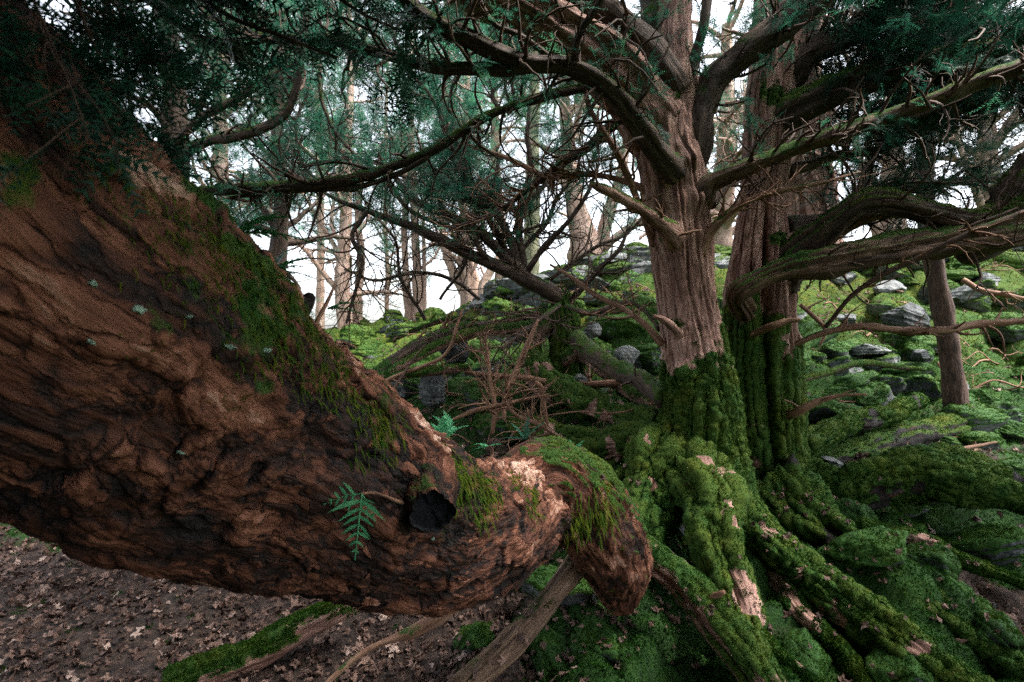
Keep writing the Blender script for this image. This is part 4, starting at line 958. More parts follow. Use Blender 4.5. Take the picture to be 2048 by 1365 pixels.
# ================================================================== yews and other trees further off
def far_tree(name, label, cat, base, ctrl, seed, mat='bark_far_washed', twm='twig_far', nl=10, ll=(.8, 2.2), t0=.35, curl=.18, bias=(0, 0, .03), n1=60, n2=160, ns=400, size=.3, templ=TEMPL_FAR, fmat='needle', lw=.38, S=24, amp=.12, flute=.25, limbs=(), group=None, moss=(-.2, .3), l1=(.3, 1.0), l2=(.2, .6), fsel=0.0, flat=.5, vr=.5):
    st = RNG.bit_generator.state
    root = thing(name, label, cat, P(*base), group); F1 = Geo()
    g = Geo(); c, r, p = limb(g, ctrl, S, seed, amp, flute, .05, .04, 1.2, moss_top(moss[0], moss[1], seed, 3), freq=8)
    part('trunk', g, M[mat], root)
    if nl:
        a, ra = twigs(c, r, nl, ll, lw, (35, 80), curl, bias, flat, 16, t0, rmax=.08)
        order = []
        for k in range(nl):
            lg = Geo(); tubes(lg, a[k:k+1], ra[k:k+1], 8, mo=.2); order.append(part('limb', lg, M[mat], root))
    else: a, ra = c, r
    for pts in limbs:
        lg = Geo(); cc, rr, _ = limb(lg, pts, 16, seed+3, .18, .1, .03, .03, 1.6, moss_top(moss[0]+.15, .6, seed, 5)); part('limb', lg, M[mat], root)
        n = 16; idx = np.linspace(0, cc.shape[1]-1, n).astype(int)
        if a.shape[1] != n:
            i2 = np.linspace(0, a.shape[1]-1, n).astype(int); a = a[:, i2]; ra = ra[:, i2]
        a = np.vstack([a, cc[:, idx]]); ra = np.vstack([ra, rr[:, idx]])
    if n1:
        tg = Geo(); b, rb = twigs(a, ra, n1, l1, .5, (30, 75), curl*1.3, (0, 0, 0), flat, 9, .2, rmax=.015, rmin=.003); tubes(tg, b, rb, 4)
        if n2:
            d, rd = twigs(b, rb, n2, l2, .6, (25, 70), curl*1.5, (0, 0, 0), flat, 7, .15, rmax=.007, rmin=.0022); tubes(tg, d, rd, 3)
        else: d = b
        part('twigs', tg, M[twm], root)
        if ns:
            i = RNG.integers(0, len(d), ns); k = RNG.integers(2, d.shape[1]-1, ns); q = d[i, k]
            zz = q[:, 2] > 1.35+fsel*q[:, 1]; q = q[zz]; dd = nrm(d[i, k+1]-d[i, k])[zz]+RNG.normal(size=(len(q), 3))*.5
            if len(q):
                sprays(F1, q, dd, size*RNG.uniform(.6, 1.3, len(q)), templ, vr=vr); part('foliage', F1, M[fmat], root)
    return root

far_tree('old_yew', 'ragged twin-stemmed yew directly behind the dark-limbed yew', 'tree', (1615, 500, 6),
    [(1625, 560, 6, 90), (1618, 460, 6, 72), (1612, 380, 6, 74), (1606, 300, 6, 64), (1612, 200, 6, 50), (1622, 80, 6, 42), (1628, -60, 6, 40)], 301, 'bark', 'twig_red', 12, (.6, 1.6), .35, .3, (0, 0, .02), 90, 260, 260, .2, S=60, flute=.6, fsel=.3,
    limbs=([(1630, 480, 6, 26), (1648, 400, 6, 22), (1640, 320, 6, 20), (1655, 250, 6, 16), (1690, 150, 6, 12)], [(1600, 360, 5.9, 14), (1585, 330, 5.8, 12), (1610, 300, 5.7, 10), (1660, 330, 5.7, 8), (1665, 400, 5.7, 5)]))

def left_yew():
    far_tree('shadowed_yew', 'shadowed yew standing behind the upper left end of the leaning trunk', 'tree', (270, 960, 4.2),
        [(270, 960, 4.2, 150), (300, 700, 4.2, 120), (330, 480, 4.2, 70), (352, 320, 4.2, 44), (345, 180, 4.2, 36), (330, 0, 4.2, 30), (320, -200, 4.2, 26)], 311, 'bark_dark', 'twig', 10, (.5, 1.3), .5, .2, (0, 0, .02), 110, 420, 1000, .19, TEMPL, 'needle', S=40,
        limbs=([(350, 320, 4.1, 29), (400, 290, 4.0, 18), (460, 275, 3.95, 17), (520, 262, 3.9, 17), (565, 232, 3.9, 16), (588, 180, 3.85, 15), (600, 110, 3.8, 14), (615, 40, 3.8, 13), (640, -60, 3.8, 11)],
               [(350, 290, 4.1, 19), (395, 245, 4.0, 14), (440, 215, 3.9, 14), (490, 190, 3.9, 15), (535, 160, 3.85, 13), (590, 130, 3.8, 6), (640, 120, 3.8, 5)],
               [(395, 240, 4.0, 11), (405, 200, 4.0, 11), (430, 165, 3.95, 10), (470, 135, 3.9, 7), (520, 110, 3.9, 5)],
               [(340, 150, 4.1, 15), (400, 95, 4.0, 13), (480, 65, 3.95, 10), (560, 30, 3.9, 7), (640, 10, 3.9, 5)],
               [(352, 400, 4.1, 19), (430, 440, 4.0, 11), (470, 470, 3.9, 7), (500, 520, 3.9, 5)]), moss=(.1, .6), l1=(.2, .8), l2=(.1, .4))
left_yew()
far_tree('young_yew', 'young leafy yew with a greenish leaning stem behind the leaning trunk', 'tree', (540, 640, 5.2),
    [(540, 640, 5.2, 38), (545, 540, 5.2, 34), (558, 440, 5.2, 28), (556, 330, 5.2, 24), (552, 220, 5.2, 20), (560, 80, 5.2, 16), (565, -60, 5.2, 12)], 321, 'bark_dark', 'twig', 22, (.4, 1.3), .1, .2, (0, 0, .0), 130, 460, 1400, .20, TEMPL, 'needle', lw=.5, l1=(.2, .6), l2=(.1, .4), vr=.55, fsel=.05)

def centre_yew():
    root = thing('dead_leaning_yew', 'mossy stump with a bare leaning stem fanning into dark shoots left of the fluted yew', 'tree', P(1135, 760, 5.0))
    g = Geo(); mg = Geo(); F1 = Geo()
    limb(g, [(1150, 800, 5.0, 120), (1142, 740, 5.0, 84), (1136, 690, 5.0, 62), (1130, 640, 5.0, 48), (1122, 600, 5.0, 36), (1112, 575, 5.0, 30)], 50, 3, .2, .2, .03, .02, mossf=lambda p, N, S: np.clip(1-.6*sstep(.8, 1, S)+.2*fbm(p*8, 2, 3), 0, 1.1), tufts=mg, tn=9000, tsize=.014, tvr=.06)
    o = part('trunk', g, M['bark'], root); part('moss', mg, M['moss'], o)
    lims = [
     [(1125, 610, 5.0, 34), (1105, 590, 4.95, 32), (1060, 562, 4.9, 30), (1000, 535, 4.8, 24), (940, 512, 4.75, 22), (880, 482, 4.7, 19), (820, 455, 4.7, 16), (760, 432, 4.65, 13), (700, 412, 4.6, 9), (650, 385, 4.6, 6)],
     [(1060, 562, 4.9, 22), (1010, 520, 4.85, 20), (960, 470, 4.8, 19), (900, 440, 4.75, 18), (850, 415, 4.7, 14), (815, 385, 4.7, 12), (785, 345, 4.7, 9), (760, 310, 4.7, 6)],
     [(1040, 548, 4.9, 20), (1020, 480, 4.9, 17), (975, 410, 4.9, 14), (930, 350, 4.9, 12), (915, 290, 4.9, 10), (905, 220, 4.9, 7)],
     [(1045, 550, 4.9, 18), (1040, 470, 4.95, 15), (1045, 400, 5, 13), (1060, 340, 5, 11), (1052, 270, 5, 9), (1060, 190, 5, 6)],
     [(1030, 540, 4.9, 14), (990, 470, 5, 12), (960, 420, 5, 10), (900, 370, 5, 9), (860, 330, 5, 7), (830, 260, 5, 5)],
     [(1050, 552, 4.9, 14), (1085, 500, 4.8, 10), (1140, 440, 4.7, 9), (1180, 380, 4.7, 7), (1200, 330, 4.7, 5)],
     [(1000, 535, 4.8, 12), (960, 500, 4.7, 9), (950, 440, 4.7, 8), (985, 370, 4.7, 7), (1000, 300, 4.7, 5)],
     [(1045, 500, 4.95, 10), (1090, 450, 5, 8), (1110, 400, 5, 7), (1150, 350, 5, 5), (1160, 300, 5, 4)],
     [(1120, 620, 5.0, 18), (1160, 585, 4.9, 12), (1200, 540, 4.8, 10), (1240, 500, 4.7, 8), (1262, 450, 4.7, 5)],
     [(1130, 600, 5.0, 12), (1080, 640, 4.6, 9), (1000, 700, 4.3, 7)],
    ]
    for (dd, w, pp) in ((4.5, 9, [(735, 420), (702, 470), (722, 522), (708, 580), (690, 645)]), (4.2, 8, [(640, 130), (650, 230), (690, 290), (760, 340), (850, 362)]), (4.4, 8, [(790, 330), (700, 318), (620, 330), (540, 352)]),
            (4.3, 7, [(905, 300), (862, 200), (800, 120), (770, 30)]), (4.3, 8, [(1010, 235), (985, 190), (1008, 150), (1000, 90)]), (4.8, 8, [(1130, 330), (1060, 400), (1000, 420), (925, 400)]), (4.9, 9, [(760, 340), (820, 420), (900, 452), (1000, 470), (1100, 448)]),
            (4.6, 7, [(650, 385), (606, 330), (590, 250), (620, 170)]), (4.7, 8, [(1040, 430), (960, 380), (900, 300), (880, 220)]), (5.2, 8, [(1100, 560), (1180, 500), (1250, 470), (1300, 420)]), (5.2, 7, [(850, 640), (800, 560), (790, 480), (740, 420)]), (5.4, 8, [(960, 600), (900, 560), (830, 545), (750, 560), (690, 540)]), (5.2, 6, [(880, 600), (930, 520), (900, 430), (930, 360)])):
        lims.append([(x, y, dd, w*(1-.5*q/len(pp))) for q, (x, y) in enumerate(pp)])
    A = []; RA = []
    for k, L in enumerate(lims):
        lg = Geo(); m2 = Geo(); c, r, _ = limb(lg, L, 14, 40+k, .2, .1, .03, .03, 2.0, moss_top(.1, .5, k, 6)); part('limb', lg, M['bark_dark'], root)
        i = np.linspace(0, c.shape[1]-1, 16).astype(int); A.append(c[0, i]); RA.append(r[0, i])
    A = np.array(A); RA = np.array(RA); tg = Geo()
    b, rb = twigs(A, RA, 400, (.25, .9), .55, (25, 65), .30, (0, 0, .03), .8, 10, .1, rmax=.010, rmin=.0026); tubes(tg, b, rb, 4, mo=.2)
    d, rd = twigs(b, rb, 1400, (.12, .55), .6, (25, 65), .38, (0, 0, .02), .8, 8, .1, rmax=.006, rmin=.0018); tubes(tg, d, rd, 3, mo=.1)
    e, re = twigs(d, rd, 1800, (.06, .22), .7, (25, 60), .4, (0, 0, .02), .8, 6, .1, rmax=.004, rmin=.0014); tubes(tg, e, re, 3)
    part('twigs', tg, M['twig'], root)
    ns = 7000; i = RNG.integers(0, len(e), ns); k = RNG.integers(2, 5, ns); q = e[i, k]; keep = q[:, 2] > 1.35+(.20+.12*RNG.random(ns))*q[:, 1]
    q = q[keep]; dd = RNG.normal(size=(len(q), 3)); sprays(F1, q, dd, .115*RNG.uniform(.6, 1.3, len(q)), TEMPL_NEAR, vr=.5)
    part('foliage', F1, M['needle'], root)
    for k, L in enumerate(([(1140, 720, 4.9, 50), (1165, 705, 4.75, 36), (1205, 738, 4.5, 34), (1250, 772, 4.2, 36), (1290, 800, 3.9, 36), (1325, 820, 3.6, 34)],
              [(1120, 640, 5.0, 30), (1085, 660, 4.95, 26), (1065, 700, 4.9, 26), (1062, 740, 4.85, 26), (1075, 775, 4.8, 24), (1110, 800, 4.6, 22)],
              [(1130, 650, 5.0, 30), (1050, 655, 5.0, 22), (960, 662, 4.9, 20), (880, 690, 4.7, 20), (820, 722, 4.5, 18), (760, 752, 4.3, 16), (700, 765, 4.2, 12)],
              [(1130, 630, 5.0, 22), (1060, 632, 5.1, 16), (980, 650, 5.1, 12), (900, 642, 5.2, 10), (820, 665, 5.2, 7)])):
        lg = Geo(); m2 = Geo(); limb(lg, L, 24, 60+k, .2, .1, .03, .02, mossf=moss_top(.35, .6, k, 4), tufts=m2, tn=3500, tsize=.012, tvr=.05)
        o = part('root' if k < 2 else 'limb', lg, M['bark'], root)
        if m2.n: part('moss', m2, M['moss'], o)
centre_yew()

G_FAR = 'yews on the skyline beyond the slope'
far_tree('background_yew', 'pink-barked forked yew on the skyline just left of the fluted yew', 'tree', (1172, 545, 10), [(1172, 560, 10, 62), (1168, 500, 10, 56), (1160, 450, 10, 46), (1150, 400, 10, 34), (1142, 330, 10, 26), (1130, 220, 10, 20), (1125, 60, 10, 14)], 401, nl=16, ll=(1, 2.6), t0=.1, curl=.25, n1=140, n2=420, ns=1300, fsel=.2, lw=.6, vr=.6,
    limbs=([(1190, 540, 10, 34), (1205, 480, 10, 30), (1218, 420, 10, 24), (1240, 350, 10, 18), (1260, 260, 10, 14)], [(1180, 520, 10, 22), (1240, 470, 9.8, 16), (1290, 440, 9.6, 12), (1330, 430, 9.5, 8)]), group=G_FAR)
far_tree('background_tree', 'smooth pale green trunk on the skyline above the stone outcrop', 'tree', (1062, 560, 11), [(1062, 580, 11, 36), (1062, 500, 11, 32), (1063, 430, 11, 30), (1066, 360, 11, 28), (1068, 250, 11, 24), (1070, 100, 11, 20), (1072, -60, 11, 16)], 402, 'bark_pale', nl=8, t0=.5, n1=50, n2=150, ns=600, fsel=.28, amp=.04, flute=.02, moss=(.1, .1), vr=.65)
far_tree('background_yew', 'pair of straight pinkish stems on the skyline left of centre', 'tree', (832, 625, 9.5), [(838, 645, 9.5, 24), (833, 560, 9.5, 18), (829, 480, 9.5, 15), (826, 400, 9.5, 14), (824, 300, 9.5, 12), (822, 150, 9.5, 10), (820, -60, 9.5, 8)], 403, nl=18, ll=(.8, 2.4), t0=.1, curl=.22, n1=150, n2=420, ns=1500, fsel=.16, lw=.4, vr=.6,
    limbs=([(818, 640, 9.5, 20), (812, 560, 9.5, 14), (808, 480, 9.5, 12), (812, 380, 9.5, 11), (806, 250, 9.5, 9)], [(845, 640, 9.5, 12), (848, 560, 9.5, 9), (846, 480, 9.5, 7), (850, 380, 9.5, 6)]), group=G_FAR)
far_tree('background_yew', 'slim pinkish yew with a fan of dead twigs beside the leaning trunk', 'tree', (690, 680, 8.5), [(690, 690, 8.5, 34), (688, 600, 8.5, 28), (686, 520, 8.5, 24), (690, 440, 8.5, 20), (694, 330, 8.5, 16), (700, 180, 8.5, 12), (700, 0, 8.5, 10)], 404, nl=22, ll=(.6, 1.8), t0=.1, curl=.2, n1=160, n2=420, ns=700, fsel=.2, lw=.5, vr=.6,
    limbs=([(712, 680, 8.8, 22), (716, 600, 8.8, 18), (722, 500, 8.8, 14), (716, 420, 8.8, 12), (720, 300, 8.8, 10)],), group=G_FAR)
far_tree('background_yew', 'crooked many-armed yew on the skyline above the middle of the slope', 'tree', (940, 610, 9), [(945, 625, 9, 42), (938, 570, 9, 36), (930, 520, 9, 28), (940, 460, 9, 22), (925, 400, 9, 16), (930, 300, 9, 12), (935, 150, 9, 10)], 405, nl=20, ll=(.6, 1.8), t0=.05, curl=.32, n1=150, n2=420, ns=1500, fsel=.2, lw=.6, vr=.6,
    limbs=([(935, 600, 9, 20), (905, 540, 9, 18), (885, 470, 9, 14), (880, 400, 9, 10)], [(965, 620, 8.6, 24), (968, 575, 8.6, 20), (985, 540, 8.6, 14), (1010, 500, 8.6, 9)]), group=G_FAR)
far_tree('background_yew', 'thin skyline yew seen through the gap left of the paired stems', 'tree', (770, 640, 12), [(772, 660, 12, 9), (774, 560, 12, 8), (770, 450, 12, 7), (772, 300, 12, 6), (775, 100, 12, 5)], 406, nl=20, ll=(.8, 2), t0=.1, n1=100, n2=300, ns=700, fsel=.02, lw=.6, group=G_FAR, vr=.7)
far_tree('background_yew', 'broad dark-crowned yew on the skyline between the fluted yew and the dark-limbed yew', 'tree', (1450, 520, 10), [(1440, 560, 10, 50), (1445, 480, 10, 40), (1450, 380, 10, 32), (1452, 250, 10, 26), (1455, 50, 10, 18)], 407, nl=26, ll=(1.2, 3), t0=.05, curl=.25, n1=260, n2=700, ns=900, fsel=.22, lw=.55, group=G_FAR, vr=.5)
far_tree('background_yew', 'pinkish yew on the skyline just left of the slim trunk', 'tree', (1790, 480, 9.5), [(1790, 520, 9.5, 46), (1788, 420, 9.5, 38), (1782, 340, 9.5, 34), (1786, 250, 9.5, 28), (1790, 100, 9.5, 20), (1795, -60, 9.5, 16)], 408, nl=24, ll=(1, 3), t0=.08, curl=.25, n1=240, n2=600, ns=1100, fsel=.12, lw=.55, group=G_FAR, fmat='needle_shaded',
    limbs=([(1765, 500, 9.5, 20), (1745, 430, 9.5, 18), (1730, 360, 9.5, 16), (1710, 280, 9.5, 12), (1700, 180, 9.5, 10)],))
far_tree('background_yew', 'bushy dark yew on the skyline at the right edge', 'tree', (1985, 520, 9), [(1990, 540, 9, 40), (1985, 440, 9, 34), (1980, 340, 9, 28), (1975, 200, 9, 22), (1980, 0, 9, 16)], 409, nl=26, ll=(1, 3), t0=.08, curl=.25, n1=240, n2=600, ns=1500, fsel=.08, lw=.55, group=G_FAR, fmat='needle_shaded')
far_tree('background_yew', 'leafy yew on the skyline left of the young yew', 'tree', (430, 640, 9), [(430, 680, 9, 30), (440, 560, 9, 22), (445, 420, 9, 18), (440, 250, 9, 22), (450, 0, 9, 16)], 410, nl=26, ll=(1, 2.6), t0=.1, curl=.25, n1=220, n2=600, ns=1200, fsel=.05, lw=.55, group=G_FAR, vr=.6)
far_tree('background_yew', 'tall feathery yew crown behind the arching branches at the top centre', 'tree', (1000, 560, 13), [(1000, 590, 13, 20), (1000, 450, 13, 18), (990, 300, 13, 16), (985, 100, 13, 12), (985, -60, 13, 10)], 411, nl=30, ll=(1.5, 4), t0=.35, curl=.22, n1=300, n2=1100, ns=8000, fsel=.2, lw=.35, size=.25, group=G_FAR, vr=.6)
far_tree('background_yew', 'pale feathery yew crown at the top left of centre', 'tree', (640, 640, 12), [(640, 690, 12, 16), (642, 550, 12, 14), (640, 400, 12, 12), (636, 200, 12, 10), (640, -20, 12, 8)], 412, nl=30, ll=(1.5, 3.6), t0=.3, curl=.22, n1=300, n2=1100, ns=7000, fsel=.10, lw=.35, size=.24, group=G_FAR, vr=.65)

# near, dark, out of focus yew sprays hanging at the top left
def near_sprays():
    root = thing('overhanging_yew_bough', 'dark out of focus yew bough hanging over the leaning trunk at the top left', 'bough', P(330, -150, 1.2))
    g = Geo(); F1 = Geo(); A = []; RA = []
    for k, L in enumerate(([(120, -200, 1.3, 30), (240, -60, 1.25, 22), (330, 30, 1.2, 14), (430, 90, 1.2, 9), (520, 130, 1.2, 5)],
              [(200, -160, 1.25, 22), (330, -40, 1.2, 16), (450, 30, 1.15, 10), (560, 60, 1.15, 7), (680, 110, 1.15, 4)],
              [(150, -100, 1.1, 14), (210, 0, 1.0, 11), (255, 110, .98, 9), (268, 220, .96, 8), (272, 330, .96, 4)],
              [(500, -150, 1.3, 14), (600, -60, 1.3, 10), (700, 20, 1.3, 7), (790, 60, 1.3, 4)])):
        lg = Geo(); c, r, _ = limb(lg, L, 10, 80+k, .15, .1, .02, .02, 3); part('stem', lg, M['twig'], root)
        i = np.linspace(0, c.shape[1]-1, 12).astype(int); A.append(c[0, i]); RA.append(r[0, i])
    for L in ([(90, -120, .62, 16), (160, 40, .52, 8), (215, 150, .50, 5), (262, 260, .50, 3)], [(160, -100, .62, 12), (230, 20, .56, 7), (300, 110, .54, 5), (345, 190, .54, 3)], [(20, -80, .5, 9), (80, 60, .44, 6), (130, 170, .43, 4), (170, 270, .43, 3)]):
        lg = Geo(); c, r, _ = limb(lg, L, 10, 90, .15, .1, .02, .01, 3); part('stem', lg, M['twig'], root)
        b2, rb2 = twigs(c, r, 16, (.04, .13), .6, (30, 65), .15, (0, 0, -.03), .6, 8, .15, rmax=.002, rmin=.0006); t2 = Geo(); tubes(t2, b2, rb2, 4); part('twigs', t2, M['twig'], root)
        i = RNG.integers(0, len(b2), 60); k = RNG.integers(1, 7, 60); sprays(F1, b2[i, k], nrm(b2[i, k+1-(k > 6)]-b2[i, k-1])+RNG.normal(size=(60, 3))*.3, .06*RNG.uniform(.7, 1.3, 60), TEMPL_NEAR, vr=.5)
    A = np.array(A); RA = np.array(RA)
    b, rb = twigs(A, RA, 60, (.10, .34), .5, (30, 70), .15, (0, 0, -.02), .6, 8, .1, rmax=.004, rmin=.0011); tubes(g, b, rb, 4)
    ns = 300; i = RNG.integers(0, len(b), ns); k = RNG.integers(1, 7, ns); q = b[i, k]
    sprays(F1, q, nrm(b[i, k+1-(k > 6)]-b[i, k-1])+RNG.normal(size=(ns, 3))*.35, .12*RNG.uniform(.7, 1.3, ns), TEMPL_NEAR, vr=.5)
    part('twigs', g, M['twig'], root); part('foliage', F1, M['needle_shaded'], root)
near_sprays()

# ================================================================== rocks
def rock_template(seed, n=26, flat=.55, mosscut=.15):
    rng = np.random.default_rng(seed)
    u = np.linspace(-1, 1, n); V = []; Qs = []; off = 0
    for ax in range(3):
        for sg in (-1, 1):
            a, b = np.meshgrid(u, u); p = np.zeros((n, n, 3)); p[..., ax] = sg; p[..., (ax+1) % 3] = a; p[..., (ax+2) % 3] = b*sg
            V.append(p.reshape(-1, 3)); i = (np.arange(n-1)[:, None]*n+np.arange(n-1)).ravel()
            Qs.append(np.stack([i, i+1, i+n+1, i+n], -1)+off); off += n*n
    V = nrm(np.vstack(V)); Q = np.vstack(Qs)
    # weld the cube edges
    key = np.round(V*1e5).astype(np.int64); _, first, inv = np.unique(key, axis=0, return_index=True, return_inverse=True)
    inv = inv.ravel(); V = V[first]; Q = inv[Q]
    for k in range(11):
        nn = nrm(rng.normal(size=3)*np.array([1, 1, .9])); h = rng.uniform(.45, .85)
        e = np.maximum(V@nn-h, 0); V = V-e[:, None]*nn
    V = V*np.array([rng.uniform(.9, 1.3), rng.uniform(.7, 1.0), flat*rng.uniform(.85, 1.35)])
    # bedding steps, like limestone
    V = V*(1+.05*fbm(V*3, 3, seed))[:, None]+.02*np.stack([fbm(V*9, 2, seed+k) for k in range(3)], -1)
    lay = vnoise(np.stack([V[:, 0]*0, V[:, 0]*0, V[:, 2]*14], -1), seed+4); V[:, :2] *= (1+.035*np.sign(lay))[:, None]
    N = np.zeros_like(V); a = V[Q]; fn = np.cross(a[:, 2]-a[:, 0], a[:, 3]-a[:, 1])
    for k in range(4): np.add.at(N, Q[:, k], fn)
    N = nrm(N); N = N*np.sign((N*V).sum(-1, keepdims=True)+1e-9)
    m = np.clip(mosscut+.75*N[:, 2]+.5*fbm(V*2.4, 3, seed+7), 0, 1.1)
    V = V+N*(np.clip(m-.2, 0, 1)*(.075*(1+.9*fbm(V*5, 2, seed+8))+.05*fbm(V*13, 2, seed+9)))[:, None]
    g = Geo(); g.add(V, Q, mo=m)
    mg = Geo(); nb = 6500; j = Q[RNG.integers(0, len(Q), nb)]; w = RNG.dirichlet([1, 1, 1, 1], nb)
    p = (V[j]*w[..., None]).sum(1); nn = N[j[:, 0]]; mm = m[j[:, 0]]+.4*vnoise(p*9, 3); k = mm > .5
    blades(mg, p[k], nn[k], .055, .12, 1.0)
    return g, mg
def rock_obj(name, tmpl, loc, scale, rz, tilt, label, cat='stone', group=None, meshes=None):
    g, mg = tmpl
    if meshes is None: meshes = (g.mesh(name, M['rock']), mg.mesh('moss', M['moss']))
    o = bpy.data.objects.new(name, meshes[0]); link(o); o.location = tuple(loc); o.scale = scale; o.rotation_euler = (tilt[0], tilt[1], rz)
    o['label'] = label; o['category'] = cat
    if group: o['group'] = group
    c = bpy.data.objects.new('moss', meshes[1]); link(c, o)
    return meshes
GS = 'moss covered stones heaped on the slope'
def stone_label(px, y, k):
    look = ('thickly mossed', 'half mossed', 'barely mossed', 'mossy')[k % 4]
    hgt = 'at the foot of the slope' if y < 4.6 else 'halfway up the slope' if y < 6.6 else 'near the top of the slope'
    side = 'left of the stump' if px < 1080 else 'left of the fluted yew' if px < 1330 else 'behind the two yews' if px < 1600 else 'left of the slim trunk' if px < 1860 else 'right of the slim trunk'
    return f'{look} stone {hgt}, {side}'
TM = [rock_template(900+k, 22, .5+.06*(k % 4), (.8, .55, .3, .7)[k % 4]) for k in range(10)]; TMM = [None]*10
rr = np.random.default_rng(5); placed = 0; tries = 0
while placed < 290 and tries < 4000:
    tries += 1
    y = rr.uniform(3.3, 9.2); x = rr.uniform(-.34, 1.08)*y
    if rocky(x, y) < .5: continue
    px = x/y*F+1024
    if y < 4.0 and 1180 < px < 1720: continue
    s = rr.uniform(.10, .30)*(1+.3*(y > 6)); k = int(rr.integers(0, 10)); z = float(height(x, y))
    TMM[k] = rock_obj('mossy_stone', TM[k], (x, y, z+s*.04), (s*rr.uniform(.8, 1.4), s*rr.uniform(.8, 1.2), s*rr.uniform(.7, 1.2)), rr.uniform(0, 6.28), rr.normal(0, .2, 2),
        stone_label(px, y, k), 'stone', GS, TMM[k]); placed += 1

for (px, py, d_, sc) in ((1620, 1290, 2.15, .13), (1560, 1330, 2.05, .10), (1740, 1180, 2.55, .14), (1850, 1130, 2.7, .16), (1930, 1200, 2.45, .15), (1960, 1080, 2.85, .17), (1800, 1330, 2.0, .12), (1120, 1180, 2.3, .15), (1180, 1300, 2.05, .13), (1060, 1210, 2.2, .12), (1330, 1280, 2.1, .10), (1700, 1040, 3.0, .14), (1990, 1290, 2.2, .14), (1100, 1330, 1.95, .11), (960, 1230, 2.1, .12)):
    X_ = (px-1024)/F*d_; k = int(rr.integers(0, 10)); k -= k % 4; Z_ = float(height(X_, d_))
    rock_obj('mossy_stone', TM[k], (X_, d_, Z_), (sc*1.15, sc*1.0, sc*1.3), rr.uniform(0, 6.28), rr.normal(0, .3, 2), 'low moss cushion ' + ('under the elbow limb' if px < 1350 else 'among the lower right roots') + (', on its left side' if px < 1110 or 1350 < px < 1750 else ', on its right side') + (', near the bottom edge' if py > 1250 else ''), 'stone', 'moss cushions among the roots', TMM[k])
def special_rock(px, py, w, label, seed, moss=-.6, flat=.6, d=None, asp=(1, 1), tilt=(0, 0), name='stone', dz=0):
    d = d or ground_at(px, py); p = P(px, py, d); s = w/2/F*d
    rock_obj(name, rock_template(seed, 30, flat, moss), p+np.array([0, s*.5, dz]), (s*asp[0], s, s*asp[1]), 0.3, tilt, label)
special_rock(1832, 632, 88, 'pale pointed boulder left of the slim trunk, higher up the slope', 11, -.35, .9, d=6.0, tilt=(.1, .35))
special_rock(1672, 930, 60, 'small chalky white stone lying below the dark-limbed yew', 12, -1.4, .35, d=3.55, tilt=(.1, .3))
special_rock(322, 1242, 74, 'flat pale stone lying in the dead leaves at the lower left', 13, -.55, .28, d=2.55, tilt=(.1, .0), dz=-.01)
special_rock(905, 700, 74, 'upright grey slab behind the leaning trunk, the upper one', 14, -.5, 1.0, d=4.9, tilt=(.2, .1))
special_rock(865, 775, 58, 'upright grey slab behind the leaning trunk, the lower one', 15, -.6, 1.3, d=4.6, tilt=(.1, .0))
special_rock(1748, 700, 78, 'grey ledge with a mossy cap midway up the right slope', 16, -.3, .45, d=5.6)
special_rock(1852, 712, 50, 'small grey stone touching the slim trunk on its left', 17, -.7, .5, d=5.2)
special_rock(1645, 870, 60, 'grey angular stone among the chips right of the dark-limbed yew', 18, -.7, .6, d=4.2)
special_rock(1362, 1050, 60, 'dark wet stone under the arching green root', 19, -.7, .9, d=2.75)
special_rock(1255, 720, 60, 'grey stone with a mossy top just left of the fluted yew', 20, -.3, .8, d=4.6)
special_rock(1185, 665, 44, 'small grey stone beside the mossy stump', 21, -.5, .8, d=5.3)
for k, (px, py, w, d, lb) in enumerate(((1165, 765, 60, 4.4, 'whitish chips of stone right of the mossy stump'), (1700, 640, 60, 6.3, 'pale stone under the low heavy limb'), (1790, 575, 60, 7.2, 'grey stone high on the right slope'), (1690, 565, 90, 7.6, 'broad pale slab just under the low heavy limb'), (1985, 560, 60, 7.2, 'bluish stone high on the slope near the right edge'), (1940, 590, 70, 6.8, 'dark grey boulder right of the slim trunk'), (2010, 1225, 50, 2.55, 'dark grey stone on the ground at the right edge'))):
    special_rock(px, py, w, lb, 40+k, -.5, .55, d=d)
# the layered outcrop on the skyline
def outcrop():
    root = thing('rock_outcrop', 'layered limestone outcrop with mossy ledges on the skyline left of the fluted yew', 'rock outcrop', P(1150, 600, 8.4))
    rg = np.random.default_rng(31); n = 0
    rows = [(985, 600, 60), (1010, 575, 60), (1050, 590, 80), (1045, 560, 70), (1000, 610, 60), (1100, 590, 80), (1120, 560, 76), (1150, 580, 90), (1165, 548, 80), (1195, 570, 80), (1210, 540, 84), (1240, 560, 90), (1240, 525, 92), (1270, 545, 90), (1280, 515, 70), (1210, 520, 66), (1290, 575, 90), (1110, 540, 50), (1030, 545, 40), (1440, 520, 70), (1425, 560, 80), (1180, 605, 80), (1230, 595, 90), (1080, 612, 80)]
    for k, (px, py, w) in enumerate(rows):
        d = 7.7+rg.uniform(-.15, .25); s = w/2/F*d; g, mg = rock_template(500+k, 22, .42, (-.45, -.15, .1)[k % 3])
        for G_ in (g, mg):
            for i in range(len(G_.V)):
                a = rg.uniform(-.4, .4) if G_ is g else a
                V = G_.V[i]*np.array([s*1.7, s*1.5, s*1.7]); c_, s_ = math.cos(a), math.sin(a)
                G_.V[i] = np.stack([V[:, 0]*c_-V[:, 1]*s_, V[:, 0]*s_+V[:, 1]*c_, V[:, 2]], -1)+P(px, py+8, d)+np.array([0, .25, 0])
        o = part('ledge', g, M['rock'], root)
        if mg.n: part('moss', mg, M['moss'], o)
outcrop()

